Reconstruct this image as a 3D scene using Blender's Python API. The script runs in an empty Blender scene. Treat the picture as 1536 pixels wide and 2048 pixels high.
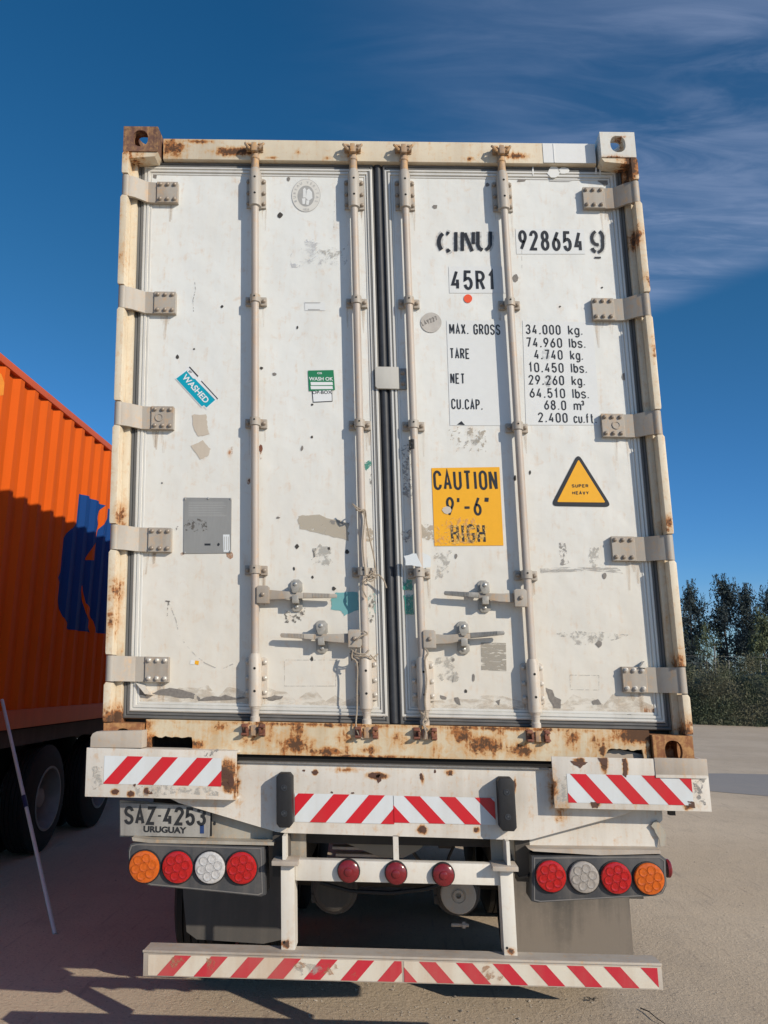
import bpy, bmesh, math, random
import numpy as np
from mathutils import Vector, Matrix
random.seed(7)
sc = bpy.context.scene
COL = sc.collection
PI = math.pi

# ------------------------------------------------------------------ camera
CAM = Vector((0.0501, -3.6369, 1.5911))
FPX = 1700.66
MROT = Matrix(((0.99972, -0.01472, -0.01844), (0.01088, 0.98101, -0.19366), (0.02095, 0.1934, 0.9809)))
cd = bpy.data.cameras.new('camera')
cam = bpy.data.objects.new('camera', cd)
COL.objects.link(cam)
cd.sensor_fit = 'VERTICAL'
cd.sensor_height = 36.0
cd.lens = FPX / 2048 * 36.0
cd.clip_start = 0.05
cd.clip_end = 1500
cam.matrix_world = Matrix.Translation(CAM) @ (MROT @ Matrix.Rotation(PI / 2, 3, 'X')).to_4x4()
sc.camera = cam
sc.render.resolution_x = 768
sc.render.resolution_y = 1024

# ------------------------------------------------------------------ light
SUN = Vector((1.0, -0.93, 0.64)).normalized()
EL = math.asin(SUN.z)
AZ = math.atan2(SUN.x, SUN.y)
sl = bpy.data.lights.new('sun', 'SUN')
sl.energy = 4.0
sl.angle = math.radians(0.5)
sl.color = (1.0, 0.90, 0.755)
so = bpy.data.objects.new('sun', sl)
COL.objects.link(so)
so.rotation_euler = SUN.to_track_quat('Z', 'Y').to_euler()
so.location = (20, -20, 20)

world = bpy.data.worlds.new('World')
sc.world = world
world.use_nodes = True
nt = world.node_tree
nt.nodes.clear()


def N(nt, t, **kw):
    n = nt.nodes.new(t)
    for k, v in kw.items():
        if k == 'op':
            n.operation = v
        elif hasattr(n, k):
            setattr(n, k, v)
    return n


def L(nt, a, b):
    nt.links.new(a, b)


def setin(nt, n, i, v):
    if hasattr(v, 'node'):
        nt.links.new(v, n.inputs[i])
    elif v is not None:
        n.inputs[i].default_value = v


def math_(nt, op, a, b=None, c=None, clamp=False):
    n = nt.nodes.new('ShaderNodeMath')
    n.operation = op
    n.use_clamp = clamp
    setin(nt, n, 0, a)
    if b is not None:
        setin(nt, n, 1, b)
    if c is not None:
        setin(nt, n, 2, c)
    return n.outputs[0]


def vmath(nt, op, a, b=None):
    n = nt.nodes.new('ShaderNodeVectorMath')
    n.operation = op
    setin(nt, n, 0, a)
    if b is not None:
        setin(nt, n, 1, b)
    return n


def noise(nt, vec, scale, detail=4, rough=0.55, dist=0.0):
    n = nt.nodes.new('ShaderNodeTexNoise')
    n.inputs['Scale'].default_value = scale
    n.inputs['Detail'].default_value = detail
    n.inputs['Roughness'].default_value = rough
    n.inputs['Distortion'].default_value = dist
    nt.links.new(vec, n.inputs['Vector'])
    return n.outputs['Fac']


def step(nt, v, a, b):
    n = nt.nodes.new('ShaderNodeMapRange')
    n.interpolation_type = 'SMOOTHSTEP'
    setin(nt, n, 0, v)
    n.inputs[1].default_value = a
    n.inputs[2].default_value = b
    return n.outputs[0]


def mixc(nt, f, a, b, blend='MIX'):
    n = nt.nodes.new('ShaderNodeMix')
    n.data_type = 'RGBA'
    n.blend_type = blend
    setin(nt, n, 0, f)
    for i, v in ((6, a), (7, b)):
        if hasattr(v, 'node'):
            nt.links.new(v, n.inputs[i])
        else:
            n.inputs[i].default_value = (v[0], v[1], v[2], 1)
    return n.outputs[2]


tc = N(nt, 'ShaderNodeTexCoord')
sky = N(nt, 'ShaderNodeTexSky')
sky.sky_type = 'NISHITA'
sky.sun_disc = False
sky.sun_elevation = EL
sky.sun_rotation = AZ
sky.air_density = 1.0
sky.dust_density = 0.3
sky.ozone_density = 3.0
hs = N(nt, 'ShaderNodeHueSaturation')
hs.inputs['Hue'].default_value = 0.498
hs.inputs['Saturation'].default_value = 1.33
hs.inputs['Value'].default_value = 1.0
L(nt, sky.outputs[0], hs.inputs['Color'])
D = tc.outputs['Generated']
sep = N(nt, 'ShaderNodeSeparateXYZ')
L(nt, D, sep.inputs[0])
# thin cirrus: a sheet projected on a high plane, thickest towards the right (east)
zz = math_(nt, 'ADD', math_(nt, 'MAXIMUM', sep.outputs[2], 0.0), 0.12)
px_ = math_(nt, 'DIVIDE', sep.outputs[0], zz)
py_ = math_(nt, 'DIVIDE', sep.outputs[1], zz)
cmb = N(nt, 'ShaderNodeCombineXYZ')
L(nt, px_, cmb.inputs[0])
L(nt, py_, cmb.inputs[1])
mp = N(nt, 'ShaderNodeMapping')
mp.inputs['Rotation'].default_value = (0, 0, -0.35)
mp.inputs['Scale'].default_value = (0.6, 2.3, 1)
L(nt, cmb.outputs[0], mp.inputs[0])
n1 = noise(nt, mp.outputs[0], 1.7, 5, 0.55, 1.0)
n2 = noise(nt, mp.outputs[0], 5.0, 7, 0.62, 1.3)
n3 = noise(nt, cmb.outputs[0], 0.8, 2, 0.5)
# the sheet lies east of a soft, wavy line
edge = math_(nt, 'ADD', math_(nt, 'MULTIPLY', px_, 1.0), math_(nt, 'MULTIPLY', math_(nt, 'SUBTRACT', n3, 0.5), 0.25))
sheet = step(nt, edge, -0.25, 0.75)
lowcut = step(nt, math_(nt, 'ADD', math_(nt, 'MULTIPLY', px_, -0.16), sep.outputs[2]), 0.305, 0.345)
wisps = math_(nt, 'ADD', math_(nt, 'MULTIPLY', step(nt, n1, 0.34, 0.72), 0.55), math_(nt, 'MULTIPLY', step(nt, n2, 0.38, 0.76), 0.45))
cl = math_(nt, 'MULTIPLY', math_(nt, 'MULTIPLY', sheet, lowcut), math_(nt, 'ADD', math_(nt, 'MULTIPLY', wisps, 0.56), 0.04))
thick = step(nt, math_(nt, 'ADD', math_(nt, 'ADD', px_, math_(nt, 'MULTIPLY', sep.outputs[2], 0.35)), math_(nt, 'MULTIPLY', math_(nt, 'SUBTRACT', n1, 0.5), 0.3)), 0.72, 1.05)
thick = math_(nt, 'MULTIPLY', math_(nt, 'MULTIPLY', thick, step(nt, sep.outputs[2], 0.5, 0.72)), 0.52)
cl = math_(nt, 'ADD', cl, thick, clamp=True)
# low haze streaks over the horizon
mpl = N(nt, 'ShaderNodeMapping')
mpl.inputs['Scale'].default_value = (2.2, 2.2, 26)
L(nt, D, mpl.inputs[0])
nl = noise(nt, mpl.outputs[0], 1.0, 4, 0.5)
low = math_(nt, 'MULTIPLY', step(nt, sep.outputs[2], 0.15, 0.03), math_(nt, 'ADD', math_(nt, 'MULTIPLY', step(nt, nl, 0.42, 0.68), 0.30), 0.10))
lp = math_(nt, 'ADD', cl, low, clamp=True)
# deeper blue low down, as the photograph's sky
deep = mixc(nt, step(nt, sep.outputs[2], 0.45, 0.08), (1.0, 1.0, 1.0), (0.66, 0.94, 1.30))
hsc = mixc(nt, 1.0, hs.outputs[0], deep, 'MULTIPLY')
skyc = mixc(nt, lp, hsc, (4.4, 5.2, 7.4))
bg = N(nt, 'ShaderNodeBackground')
bg.inputs['Strength'].default_value = 0.094
L(nt, skyc, bg.inputs['Color'])
wo = N(nt, 'ShaderNodeOutputWorld')
L(nt, bg.outputs[0], wo.inputs['Surface'])

vs = sc.view_settings
vs.view_transform = 'Standard'
vs.look = 'None'
vs.gamma = 1.0
vs.use_curve_mapping = False
vs.exposure = 0.0
sc.render.engine = 'CYCLES'

# ------------------------------------------------------------------ geometry helpers
KS, ZM = -0.050243, 2.72     # the rear of the trailer and its box lean a little to the left


def SH(x, z):
    return x + KS * (z - ZM)


def P(px, py, Y=0.0):
    """measured photograph point -> (x, z) on the plane y=Y, lean taken out"""
    d = MROT @ Vector(((px - 768) / FPX, 1, -(py - 1024) / FPX))
    s = (Y - CAM.y) / d.y
    p = CAM + d * s
    return (p.x - KS * (p.z - ZM), p.z)


def PX(px, py, X):
    d = MROT @ Vector(((px - 768) / FPX, 1, -(py - 1024) / FPX))
    p = CAM + d * ((X - CAM.x) / d.x)
    return (p.y, p.z)


def GP(px, py, z=0.0):
    d = MROT @ Vector(((px - 768) / FPX, 1, -(py - 1024) / FPX))
    p = CAM + d * ((z - CAM.z) / d.z)
    return Vector((p.x, p.y, p.z))


def PY(px, py, Y):
    x, z = P(px, py, Y)
    return (x, Y, z)


class MB:
    """collects shapes; build() links them as one mesh object"""
    def __init__(s, lean=True):
        s.bm = bmesh.new()
        s.lean = lean

    def face(s, pts):
        vs_ = [s.bm.verts.new(p) for p in pts]
        return s.bm.faces.new(vs_)

    def box(s, x0, x1, y0, y1, z0, z1, bev=0.0):
        if x0 > x1: x0, x1 = x1, x0
        if y0 > y1: y0, y1 = y1, y0
        if z0 > z1: z0, z1 = z1, z0
        r = bmesh.ops.create_cube(s.bm, size=1.0)
        vs_ = r['verts']
        for v in vs_:
            v.co = Vector((x0 + (v.co.x + .5) * (x1 - x0), y0 + (v.co.y + .5) * (y1 - y0), z0 + (v.co.z + .5) * (z1 - z0)))
        if bev > 0:
            es = list({e for v in vs_ for e in v.link_edges})
            bmesh.ops.bevel(s.bm, geom=es, offset=bev, segments=2, profile=0.6, affect='EDGES')
        return s

    def prism(s, pts, y0, y1, bev=0.0):
        """pts: (x,z) outline"""
        a = [s.bm.verts.new((p[0], y0, p[1])) for p in pts]
        b = [s.bm.verts.new((p[0], y1, p[1])) for p in pts]
        n = len(pts)
        fs = [s.bm.faces.new(a), s.bm.faces.new(b[::-1])]
        for i in range(n):
            fs.append(s.bm.faces.new((a[i], b[i], b[(i + 1) % n], a[(i + 1) % n])))
        if bev > 0:
            es = list(fs[0].edges)
            bmesh.ops.bevel(s.bm, geom=es, offset=bev, segments=2, profile=0.6, affect='EDGES')
        bmesh.ops.recalc_face_normals(s.bm, faces=[f for f in fs if f.is_valid])
        return s

    def cyl(s, p0, p1, r0, r1=None, n=14, cap=True):
        r1 = r0 if r1 is None else r1
        return s.lathe(p0, Vector(p1) - Vector(p0), [(0, r0), (1, r1)], n, cap, unit=True)

    def lathe(s, p0, ax, prof, n=16, cap=True, unit=False):
        p0 = Vector(p0)
        ax = Vector(ax)
        ln = ax.length
        w = ax.normalized()
        u = w.orthogonal().normalized()
        v = w.cross(u)
        rings = []
        for t, r in prof:
            c = p0 + w * (t * ln if unit else t)
            rings.append([s.bm.verts.new(c + (u * math.cos(2 * PI * i / n) + v * math.sin(2 * PI * i / n)) * max(r, 1e-5)) for i in range(n)])
        for a, b in zip(rings, rings[1:]):
            for i in range(n):
                s.bm.faces.new((a[i], a[(i + 1) % n], b[(i + 1) % n], b[i]))
        if cap:
            s.bm.faces.new(rings[0][::-1])
            s.bm.faces.new(rings[-1])
        return s

    def tube(s, pts, r, n=6, r1=None):
        pts = [Vector(p) for p in pts]
        rings = []
        m = len(pts)
        for i, p in enumerate(pts):
            t = (pts[min(i + 1, m - 1)] - pts[max(i - 1, 0)]).normalized()
            u = t.cross(Vector((0.12, 1, 0.07))).normalized()
            v = t.cross(u)
            rr = r if r1 is None else r + (r1 - r) * i / (m - 1)
            rings.append([s.bm.verts.new(p + (u * math.cos(2 * PI * k / n) + v * math.sin(2 * PI * k / n)) * rr) for k in range(n)])
        for a, b in zip(rings, rings[1:]):
            for k in range(n):
                s.bm.faces.new((a[k], a[(k + 1) % n], b[(k + 1) % n], b[k]))
        s.bm.faces.new(rings[0][::-1])
        s.bm.faces.new(rings[-1])
        return s

    def frame(s, x0, x1, z0, z1, prof):
        """rings round a rectangle: prof = (inset, y)"""
        rings = []
        for ins, y in prof:
            rings.append([s.bm.verts.new(p) for p in ((x0 + ins, y, z0 + ins), (x1 - ins, y, z0 + ins), (x1 - ins, y, z1 - ins), (x0 + ins, y, z1 - ins))])
        for a, b in zip(rings, rings[1:]):
            for i in range(4):
                s.bm.faces.new((a[i], a[(i + 1) % 4], b[(i + 1) % 4], b[i]))
        return s

    def holed(s, o, u, v, w, hu, hv, cu, cv, ru, rv, th, sq=3.0):
        """plate spanned by u*hu, v*hv from corner o, thickness th along w, with a rounded hole"""
        o, u, v, w = Vector(o), Vector(u), Vector(v), Vector(w)
        n = 24
        outer, inner = [], []
        for i in range(n):
            a = 2 * PI * (i + .5) / n
            c_, s_ = math.cos(a), math.sin(a)
            k = (abs(c_) ** sq + abs(s_) ** sq) ** (-1 / sq)
            inner.append((cu + ru * k * c_, cv + rv * k * s_))
            # project to rectangle border
            tx = ((hu - cu) / c_) if c_ > 0 else (-cu / c_ if c_ < 0 else 1e9)
            ty = ((hv - cv) / s_) if s_ > 0 else (-cv / s_ if s_ < 0 else 1e9)
            t = min(tx, ty)
            outer.append([cu + t * c_, cv + t * s_])
        for cx, cy in ((0, 0), (hu, 0), (hu, hv), (0, hv)):
            j = min(range(n), key=lambda i: (outer[i][0] - cx) ** 2 + (outer[i][1] - cy) ** 2)
            outer[j] = [cx, cy]
        rings = []
        for pts, off in ((outer, th), (outer, 0), (inner, 0), (inner, th)):
            rings.append([s.bm.verts.new(o + u * p[0] + v * p[1] + w * off) for p in pts])
        rings.append(rings[0])
        for a, b in zip(rings, rings[1:]):
            for i in range(n):
                s.bm.faces.new((a[i], a[(i + 1) % n], b[(i + 1) % n], b[i]))
        return s

    def build(s, name, mat, parent=None, sharp=32, origin=None, kind=None):
        bm = s.bm
        if s.lean:
            for v in bm.verts:
                v.co.x = SH(v.co.x, v.co.z)
        bmesh.ops.recalc_face_normals(bm, faces=bm.faces[:])
        if origin is None:
            xs = [v.co for v in bm.verts]
            origin = Vector(((min(c.x for c in xs) + max(c.x for c in xs)) / 2, (min(c.y for c in xs) + max(c.y for c in xs)) / 2, min(c.z for c in xs)))
        origin = Vector(origin)
        for v in bm.verts:
            v.co -= origin
        me = bpy.data.meshes.new(name)
        bm.to_mesh(me)
        bm.free()
        me.materials.append(mat)
        me.polygons.foreach_set('use_smooth', [True] * len(me.polygons))
        me.set_sharp_from_angle(angle=math.radians(sharp))
        return link(name, me, origin, parent, kind)


WL = {}


def link(name, data, loc, parent=None, kind=None):
    o = bpy.data.objects.new(name, data)
    COL.objects.link(o)
    loc = Vector(loc)
    WL[o.name] = loc
    if parent is not None:
        o.parent = parent
        o.location = loc - WL[parent.name]
    else:
        o.location = loc
    if kind:
        o['kind'] = kind
    return o


def copy_part(src, loc, parent):
    """another piece with the same mesh; loc is the new place of its origin"""
    o = src.copy()
    COL.objects.link(o)
    WL[o.name] = Vector(loc)
    o.parent = parent
    o.location = Vector(loc) - WL[parent.name]
    return o


def thing(name, label, cat, loc, group=None):
    o = link(name, None, loc)
    tag(o, label, cat, group)
    return o


def tag(o, label, cat, group=None):
    o['label'] = label
    o['category'] = cat
    if group:
        o['group'] = group
    return o


def clip_poly(pts, x0, x1, z0, z1):
    def cl(pts, inside, inter):
        out = []
        for i in range(len(pts)):
            a, b = pts[i - 1], pts[i]
            if inside(b):
                if not inside(a):
                    out.append(inter(a, b))
                out.append(b)
            elif inside(a):
                out.append(inter(a, b))
        return out

    def ix(v, k):
        def f(a, b):
            t = (v - a[k]) / (b[k] - a[k])
            return (a[0] + (b[0] - a[0]) * t, a[1] + (b[1] - a[1]) * t)
        return f
    for fn, it in ((lambda p: p[0] >= x0, ix(x0, 0)), (lambda p: p[0] <= x1, ix(x1, 0)), (lambda p: p[1] >= z0, ix(z0, 1)), (lambda p: p[1] <= z1, ix(z1, 1))):
        if not pts:
            return []
        pts = cl(pts, fn, it)
    return pts


# ------------------------------------------------------------------ materials
def newmat(name):
    m = bpy.data.materials.new(name)
    m.use_nodes = True
    nt = m.node_tree
    b = nt.nodes['Principled BSDF']
    return m, nt, b


def worldpos(nt):
    g = nt.nodes.new('ShaderNodeNewGeometry')
    return g.outputs['Position']


def bump(nt, b, h, strength=0.3, dist=0.005):
    n = nt.nodes.new('ShaderNodeBump')
    n.inputs['Strength'].default_value = strength
    n.inputs['Distance'].default_value = dist
    nt.links.new(h, n.inputs['Height'])
    nt.links.new(n.outputs[0], b.inputs['Normal'])


RUSTD, RUSTO, RUSTY = (0.060, 0.024, 0.014), (0.36, 0.130, 0.035), (0.58, 0.33, 0.13)


def paint(name, base, dirt=(0.36, 0.29, 0.21), grime=0.5, rough=0.45, rust=0.0, spots=(), stain=0.3, low=None, metallic=0.0, bumpy=0.25, fine=14.0, chips=0.0, chipc=(0.2, 0.18, 0.16)):
    """weathered paint: grime and streaks; rust by noise (rust) and at given spots (x, y, z, rx, rz, strength)"""
    m, nt, b = newmat(name)
    pos = worldpos(nt)
    mp = nt.nodes.new('ShaderNodeMapping')
    mp.inputs['Scale'].default_value = (11, 11, 0.8)
    nt.links.new(pos, mp.inputs[0])
    st = noise(nt, mp.outputs[0], 1.0, 5, 0.6)
    big = noise(nt, pos, 2.3, 4, 0.6)
    mid = noise(nt, pos, fine, 8, 0.62, 0.3)
    fin = noise(nt, pos, 90, 4, 0.6)
    g = math_(nt, 'MULTIPLY', step(nt, math_(nt, 'ADD', math_(nt, 'MULTIPLY', st, 0.55), math_(nt, 'MULTIPLY', big, 0.45)), 0.40, 0.72), grime)
    g = math_(nt, 'ADD', g, math_(nt, 'MULTIPLY', step(nt, fin, 0.5, 0.8), grime * 0.22))
    if low:
        sp = nt.nodes.new('ShaderNodeSeparateXYZ')
        nt.links.new(pos, sp.inputs[0])
        z = math_(nt, 'ADD', sp.outputs[2], math_(nt, 'MULTIPLY', math_(nt, 'SUBTRACT', big, 0.5), 1.2))
        g = math_(nt, 'ADD', g, math_(nt, 'MULTIPLY', step(nt, z, low[1], low[0]), low[2]), clamp=True)
    col = mixc(nt, g, base, dirt)
    if chips > 0:
        cn = noise(nt, pos, 34, 6, 0.7, 0.6)
        cm = step(nt, cn, 0.80 - chips * 0.2, 0.815 - chips * 0.2)
        col = mixc(nt, cm, col, chipc)
    if rust > 0 or spots:
        tot = None
        for (x, y, zc, rx, rz, s_) in spots:
            d = vmath(nt, 'SUBTRACT', pos, (x, y, zc)).outputs[0]
            d = vmath(nt, 'MULTIPLY', d, (1 / rx, 0.5, 1 / rz)).outputs[0]
            l = vmath(nt, 'LENGTH', d).outputs['Value']
            v = math_(nt, 'MULTIPLY', math_(nt, 'SUBTRACT', 1.0, l, clamp=True), s_)
            tot = v if tot is None else math_(nt, 'MAXIMUM', tot, v)
        mp2 = nt.nodes.new('ShaderNodeMapping')
        mp2.inputs['Scale'].default_value = (55, 55, 5)
        nt.links.new(pos, mp2.inputs[0])
        st2 = noise(nt, mp2.outputs[0], 1.0, 4, 0.6)
        nz = math_(nt, 'ADD', math_(nt, 'MULTIPLY', noise(nt, pos, fine * 2.6, 9, 0.68, 0.5), 0.62), math_(nt, 'MULTIPLY', st2, 0.38))
        rr = math_(nt, 'ADD', nz, rust * 0.3)
        if tot is not None:
            rr = math_(nt, 'ADD', rr, math_(nt, 'MULTIPLY', tot, 0.27))
        halo = math_(nt, 'MULTIPLY', step(nt, rr, 0.50, 0.74), min(0.9, stain * 2))
        hard = step(nt, rr, 0.68, 0.76)
        dark = step(nt, math_(nt, 'ADD', noise(nt, pos, 70, 6, 0.7), math_(nt, 'MULTIPLY', math_(nt, 'SUBTRACT', rr, .78), 1.2)), 0.42, 0.60)
        col = mixc(nt, halo, col, RUSTY)
        col = mixc(nt, math_(nt, 'MULTIPLY', hard, 0.92), col, mixc(nt, dark, RUSTO, RUSTD))
        ro = math_(nt, 'ADD', rough, math_(nt, 'MULTIPLY', hard, 0.9 - rough))
        nt.links.new(ro, b.inputs['Roughness'])
        h = math_(nt, 'ADD', math_(nt, 'MULTIPLY', hard, -0.6), math_(nt, 'ADD', math_(nt, 'MULTIPLY', fin, 0.3), math_(nt, 'MULTIPLY', math_(nt, 'MULTIPLY', hard, mid), 1.5)))
    else:
        b.inputs['Roughness'].default_value = rough
        h = math_(nt, 'ADD', math_(nt, 'MULTIPLY', fin, 0.3), math_(nt, 'MULTIPLY', mid, 0.5))
    nt.links.new(col, b.inputs['Base Color'])
    b.inputs['Metallic'].default_value = metallic
    bump(nt, b, h, bumpy, 0.004)
    if name == 'door_paint':
        w = noise(nt, pos, 3.2, 2, .5)
        w2 = noise(nt, pos, 11, 2, .5)
        n2_ = nt.nodes.new('ShaderNodeBump')
        n2_.inputs['Strength'].default_value = .5
        n2_.inputs['Distance'].default_value = .03
        nt.links.new(math_(nt, 'ADD', w, math_(nt, 'MULTIPLY', w2, .18)), n2_.inputs['Height'])
        prev = b.inputs['Normal'].links[0].from_node
        nt.links.new(n2_.outputs[0], prev.inputs['Normal'])
        # fine dark scratches and dust
        s1 = noise(nt, pos, 150, 3, .7)
    return m


def plain(name, col, rough=0.5, metallic=0.0, var=0.12, scale=30, bmp=0.0):
    m, nt, b = newmat(name)
    pos = worldpos(nt)
    n = noise(nt, pos, scale, 5, 0.6)
    c2 = tuple(c * (1 - var * 2.2) for c in col)
    c1 = tuple(min(1, c * (1 + var)) for c in col)
    nt.links.new(mixc(nt, n, c1, c2), b.inputs['Base Color'])
    b.inputs['Roughness'].default_value = rough
    b.inputs['Metallic'].default_value = metallic
    if bmp:
        bump(nt, b, n, bmp, 0.004)
    return m


def scuff(name, col, lo=0.42, hi=0.6, scale=40, maxa=0.75, stretch=(1, 1, 1), rough=0.6):
    """worn remains: breaks up by noise and lets the surface below show"""
    m, nt, b = newmat(name)
    pos = worldpos(nt)
    mp = nt.nodes.new('ShaderNodeMapping')
    mp.inputs['Scale'].default_value = stretch
    nt.links.new(pos, mp.inputs[0])
    n = noise(nt, mp.outputs[0], scale, 6, 0.65, 0.4)
    a = math_(nt, 'MULTIPLY', step(nt, n, lo, hi), maxa)
    nt.links.new(a, b.inputs['Alpha'])
    b.inputs['Base Color'].default_value = (*col, 1)
    b.inputs['Roughness'].default_value = rough
    return m


def spx(px, py, rx, ry, s, Y=0.0):
    x, z = P(px, py, Y)
    k = 0.00228
    return (SH(x, z), Y, z, rx * k, ry * k, s)


M = {}
M['door'] = paint('door_paint', (0.725, 0.74, 0.72), dirt=(0.64, 0.575, 0.47), grime=0.22, rough=0.38, low=(1.35, 3.2, 0.55), bumpy=0.10, fine=8,
                  spots=[spx(306, 500, 10, 30, 0.3, .09), spx(300, 1390, 30, 20, .6, .09), spx(460, 905, 8, 14, .9, .09), spx(1300, 1425, 40, 22, .9, .09), spx(498, 960, 7, 10, 1.3, .09), spx(560, 1395, 60, 8, .35, .09)], stain=0.22)
M['cream'] = paint('post_paint', (0.70, 0.62, 0.48), dirt=(0.38, 0.28, 0.17), grime=0.5, rough=0.5, rust=0.12, chips=0.25,
                   spots=[spx(265, 290, 40, 60, 1.2), spx(1262, 330, 34, 60, 1.5), spx(1276, 470, 20, 40, 1.2), spx(1300, 560, 20, 30, .9), spx(1338, 1050, 16, 30, .8), spx(236, 1030, 15, 40, 1.0), spx(228, 1180, 14, 40, 1.0),
                          spx(1362, 1330, 16, 40, 1.1), spx(1375, 1480, 24, 60, 1.3), spx(225, 1440, 40, 40, 1.5), spx(222, 1240, 12, 50, 1.0), spx(1308, 700, 12, 40, .8), spx(243, 520, 10, 40, .7)], stain=0.35, bumpy=.35)
M['header'] = paint('header_paint', (0.68, 0.60, 0.46), dirt=(0.36, 0.27, 0.18), grime=0.45, rough=0.5, rust=0.0,
                    spots=[spx(345, 296, 48, 34, 1.5, .055), spx(470, 303, 70, 17, 1.9, .055), spx(395, 283, 60, 8, 1.3, .055), spx(1033, 312, 42, 12, 1.6, .055), spx(940, 318, 16, 9, 1.2, .055), spx(655, 316, 14, 8, 1.1, .055), spx(595, 305, 8, 16, 1.0, .055), spx(700, 312, 16, 8, .8, .055), spx(545, 316, 20, 6, 1.2, .055)], stain=0.45)
M['sill'] = paint('sill_paint', (0.64, 0.555, 0.40), dirt=(0.42, 0.28, 0.14), grime=0.8, rough=0.55, rust=0.13,
                  spots=[spx(255, 1450, 55, 26, 2.0, .02), spx(285, 1490, 34, 40, 1.4, .02), spx(390, 1490, 26, 14, 1.2, .02), spx(590, 1488, 46, 30, 1.5, .02), spx(595, 1455, 22, 30, 1.1, .02), spx(655, 1504, 60, 13, 1.4, .02), spx(690, 1480, 26, 30, .95, .02), spx(740, 1500, 26, 12, 1.1, .02),
                         spx(925, 1470, 34, 30, 1.2, .02), spx(965, 1490, 60, 28, 1.35, .02), spx(1040, 1500, 46, 20, 1.2, .02), spx(1000, 1455, 26, 24, .95, .02), spx(1145, 1475, 24, 32, 1.0, .02), spx(1200, 1490, 30, 30, .9, .02), spx(1290, 1470, 90, 26, 2.0, .02), spx(1335, 1500, 60, 40, 1.8, .02), spx(1205, 1500, 14, 16, 1.6, .02), spx(500, 1480, 26, 20, .8, .02), spx(800, 1480, 30, 26, .8, .02), spx(440, 1455, 40, 14, .9, .02), spx(620, 1449, 330, 7, 1.0, .02), spx(1000, 1457, 260, 7, 1.1, .02), spx(700, 1512, 260, 5, 1.0, .02), spx(870, 1500, 14, 30, .8, .02), spx(1080, 1480, 20, 36, .8, .02), spx(540, 1470, 12, 36, .8, .02)], stain=0.5, bumpy=.4)
M['repaint'] = paint('fresh_white_paint', (0.74, 0.75, 0.74), grime=0.08, rough=0.35)
M['rustcast'] = paint('rusty_casting', (0.17, 0.085, 0.06), dirt=(0.07, 0.035, 0.028), grime=0.9, rough=0.8, rust=0.25, stain=0.3, bumpy=0.8)
M['rustorange'] = paint('orange_rust', (0.30, 0.12, 0.05), dirt=(0.10, 0.035, 0.02), grime=0.9, rough=0.85, rust=0.3, stain=0.4, bumpy=0.8)
M['whitecast'] = paint('white_casting', (0.66, 0.66, 0.62), grime=0.3, rough=0.45, spots=[spx(1225, 318, 60, 14, 1.4), spx(1240, 274, 30, 5, 1.0)], stain=.2)
M['hinge'] = paint('hinge_paint', (0.40, 0.37, 0.325), dirt=(0.25, 0.19, 0.14), grime=0.75, rough=0.55, rust=0.08, stain=.3, chips=.25, chipc=(.2,.14,.1))
M['bolt'] = plain('bolt_metal', (0.37, 0.31, 0.25), 0.5, 0.25, 0.2, 120)
M['boltbright'] = plain('bright_bolt', (0.62, 0.58, 0.52), 0.4, 0.25, 0.2, 120)
M['rod'] = paint('rod_paint', (0.46, 0.42, 0.375), dirt=(0.34, 0.23, 0.17), grime=0.6, rough=0.5, rust=0.05, chips=.3, chipc=(.30, .2, .14))
M['housing'] = paint('housing_paint', (0.42, 0.39, 0.345), dirt=(0.28, 0.22, 0.17), grime=0.55, rough=0.5, rust=0.02, chips=.2, chipc=(.16, .11, .08))
M['housinglow'] = paint('lower_housing_paint', (0.56, 0.515, 0.45), dirt=(0.30, 0.22, 0.17), grime=0.6, rough=0.5, rust=0.04, chips=.45, chipc=(.2, .13, .09))
M['gasket'] = paint('gasket_rubber', (0.115, 0.118, 0.12), dirt=(0.26, 0.25, 0.23), grime=0.5, rough=0.6, chips=.35, chipc=(.35, .34, .32))
M['gasketdark'] = plain('centre_gasket', (0.035, 0.04, 0.05), 0.55, 0, 0.3, 30)
M['alu'] = paint('frame_aluminium', (0.70, 0.69, 0.65), dirt=(0.40, 0.37, 0.32), grime=0.45, rough=0.4, metallic=0.15, chips=.3, chipc=(.3, .28, .25))
M['cam'] = paint('cam_metal', (0.36, 0.28, 0.21), dirt=(0.16, 0.08, 0.05), grime=0.9, rough=0.6, rust=0.30, stain=.5)
M['keeper'] = paint('rusty_keeper', (0.22, 0.075, 0.045), dirt=(0.08, 0.03, 0.02), grime=0.9, rough=0.6, rust=0.12, stain=.2)
M['steel'] = plain('worn_steel', (0.34, 0.32, 0.29), 0.42, 0.5, 0.25, 60, .2)
M['steelbright'] = plain('galvanised', (0.50, 0.49, 0.46), 0.35, 0.6, 0.2, 60, .1)
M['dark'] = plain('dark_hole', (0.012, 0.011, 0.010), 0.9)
M['chipgrey'] = plain('bare_metal', (0.24, 0.22, 0.20), 0.6, 0, .3, 80)
M['chipdark'] = plain('dark_chip', (0.055, 0.05, 0.045), 0.7, 0, .3, 80)
M['black'] = plain('black_vinyl', (0.022, 0.023, 0.026), 0.4, 0, .1)
M['whitevinyl'] = plain('white_vinyl', (0.74, 0.76, 0.77), 0.35, 0, .03)
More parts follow.
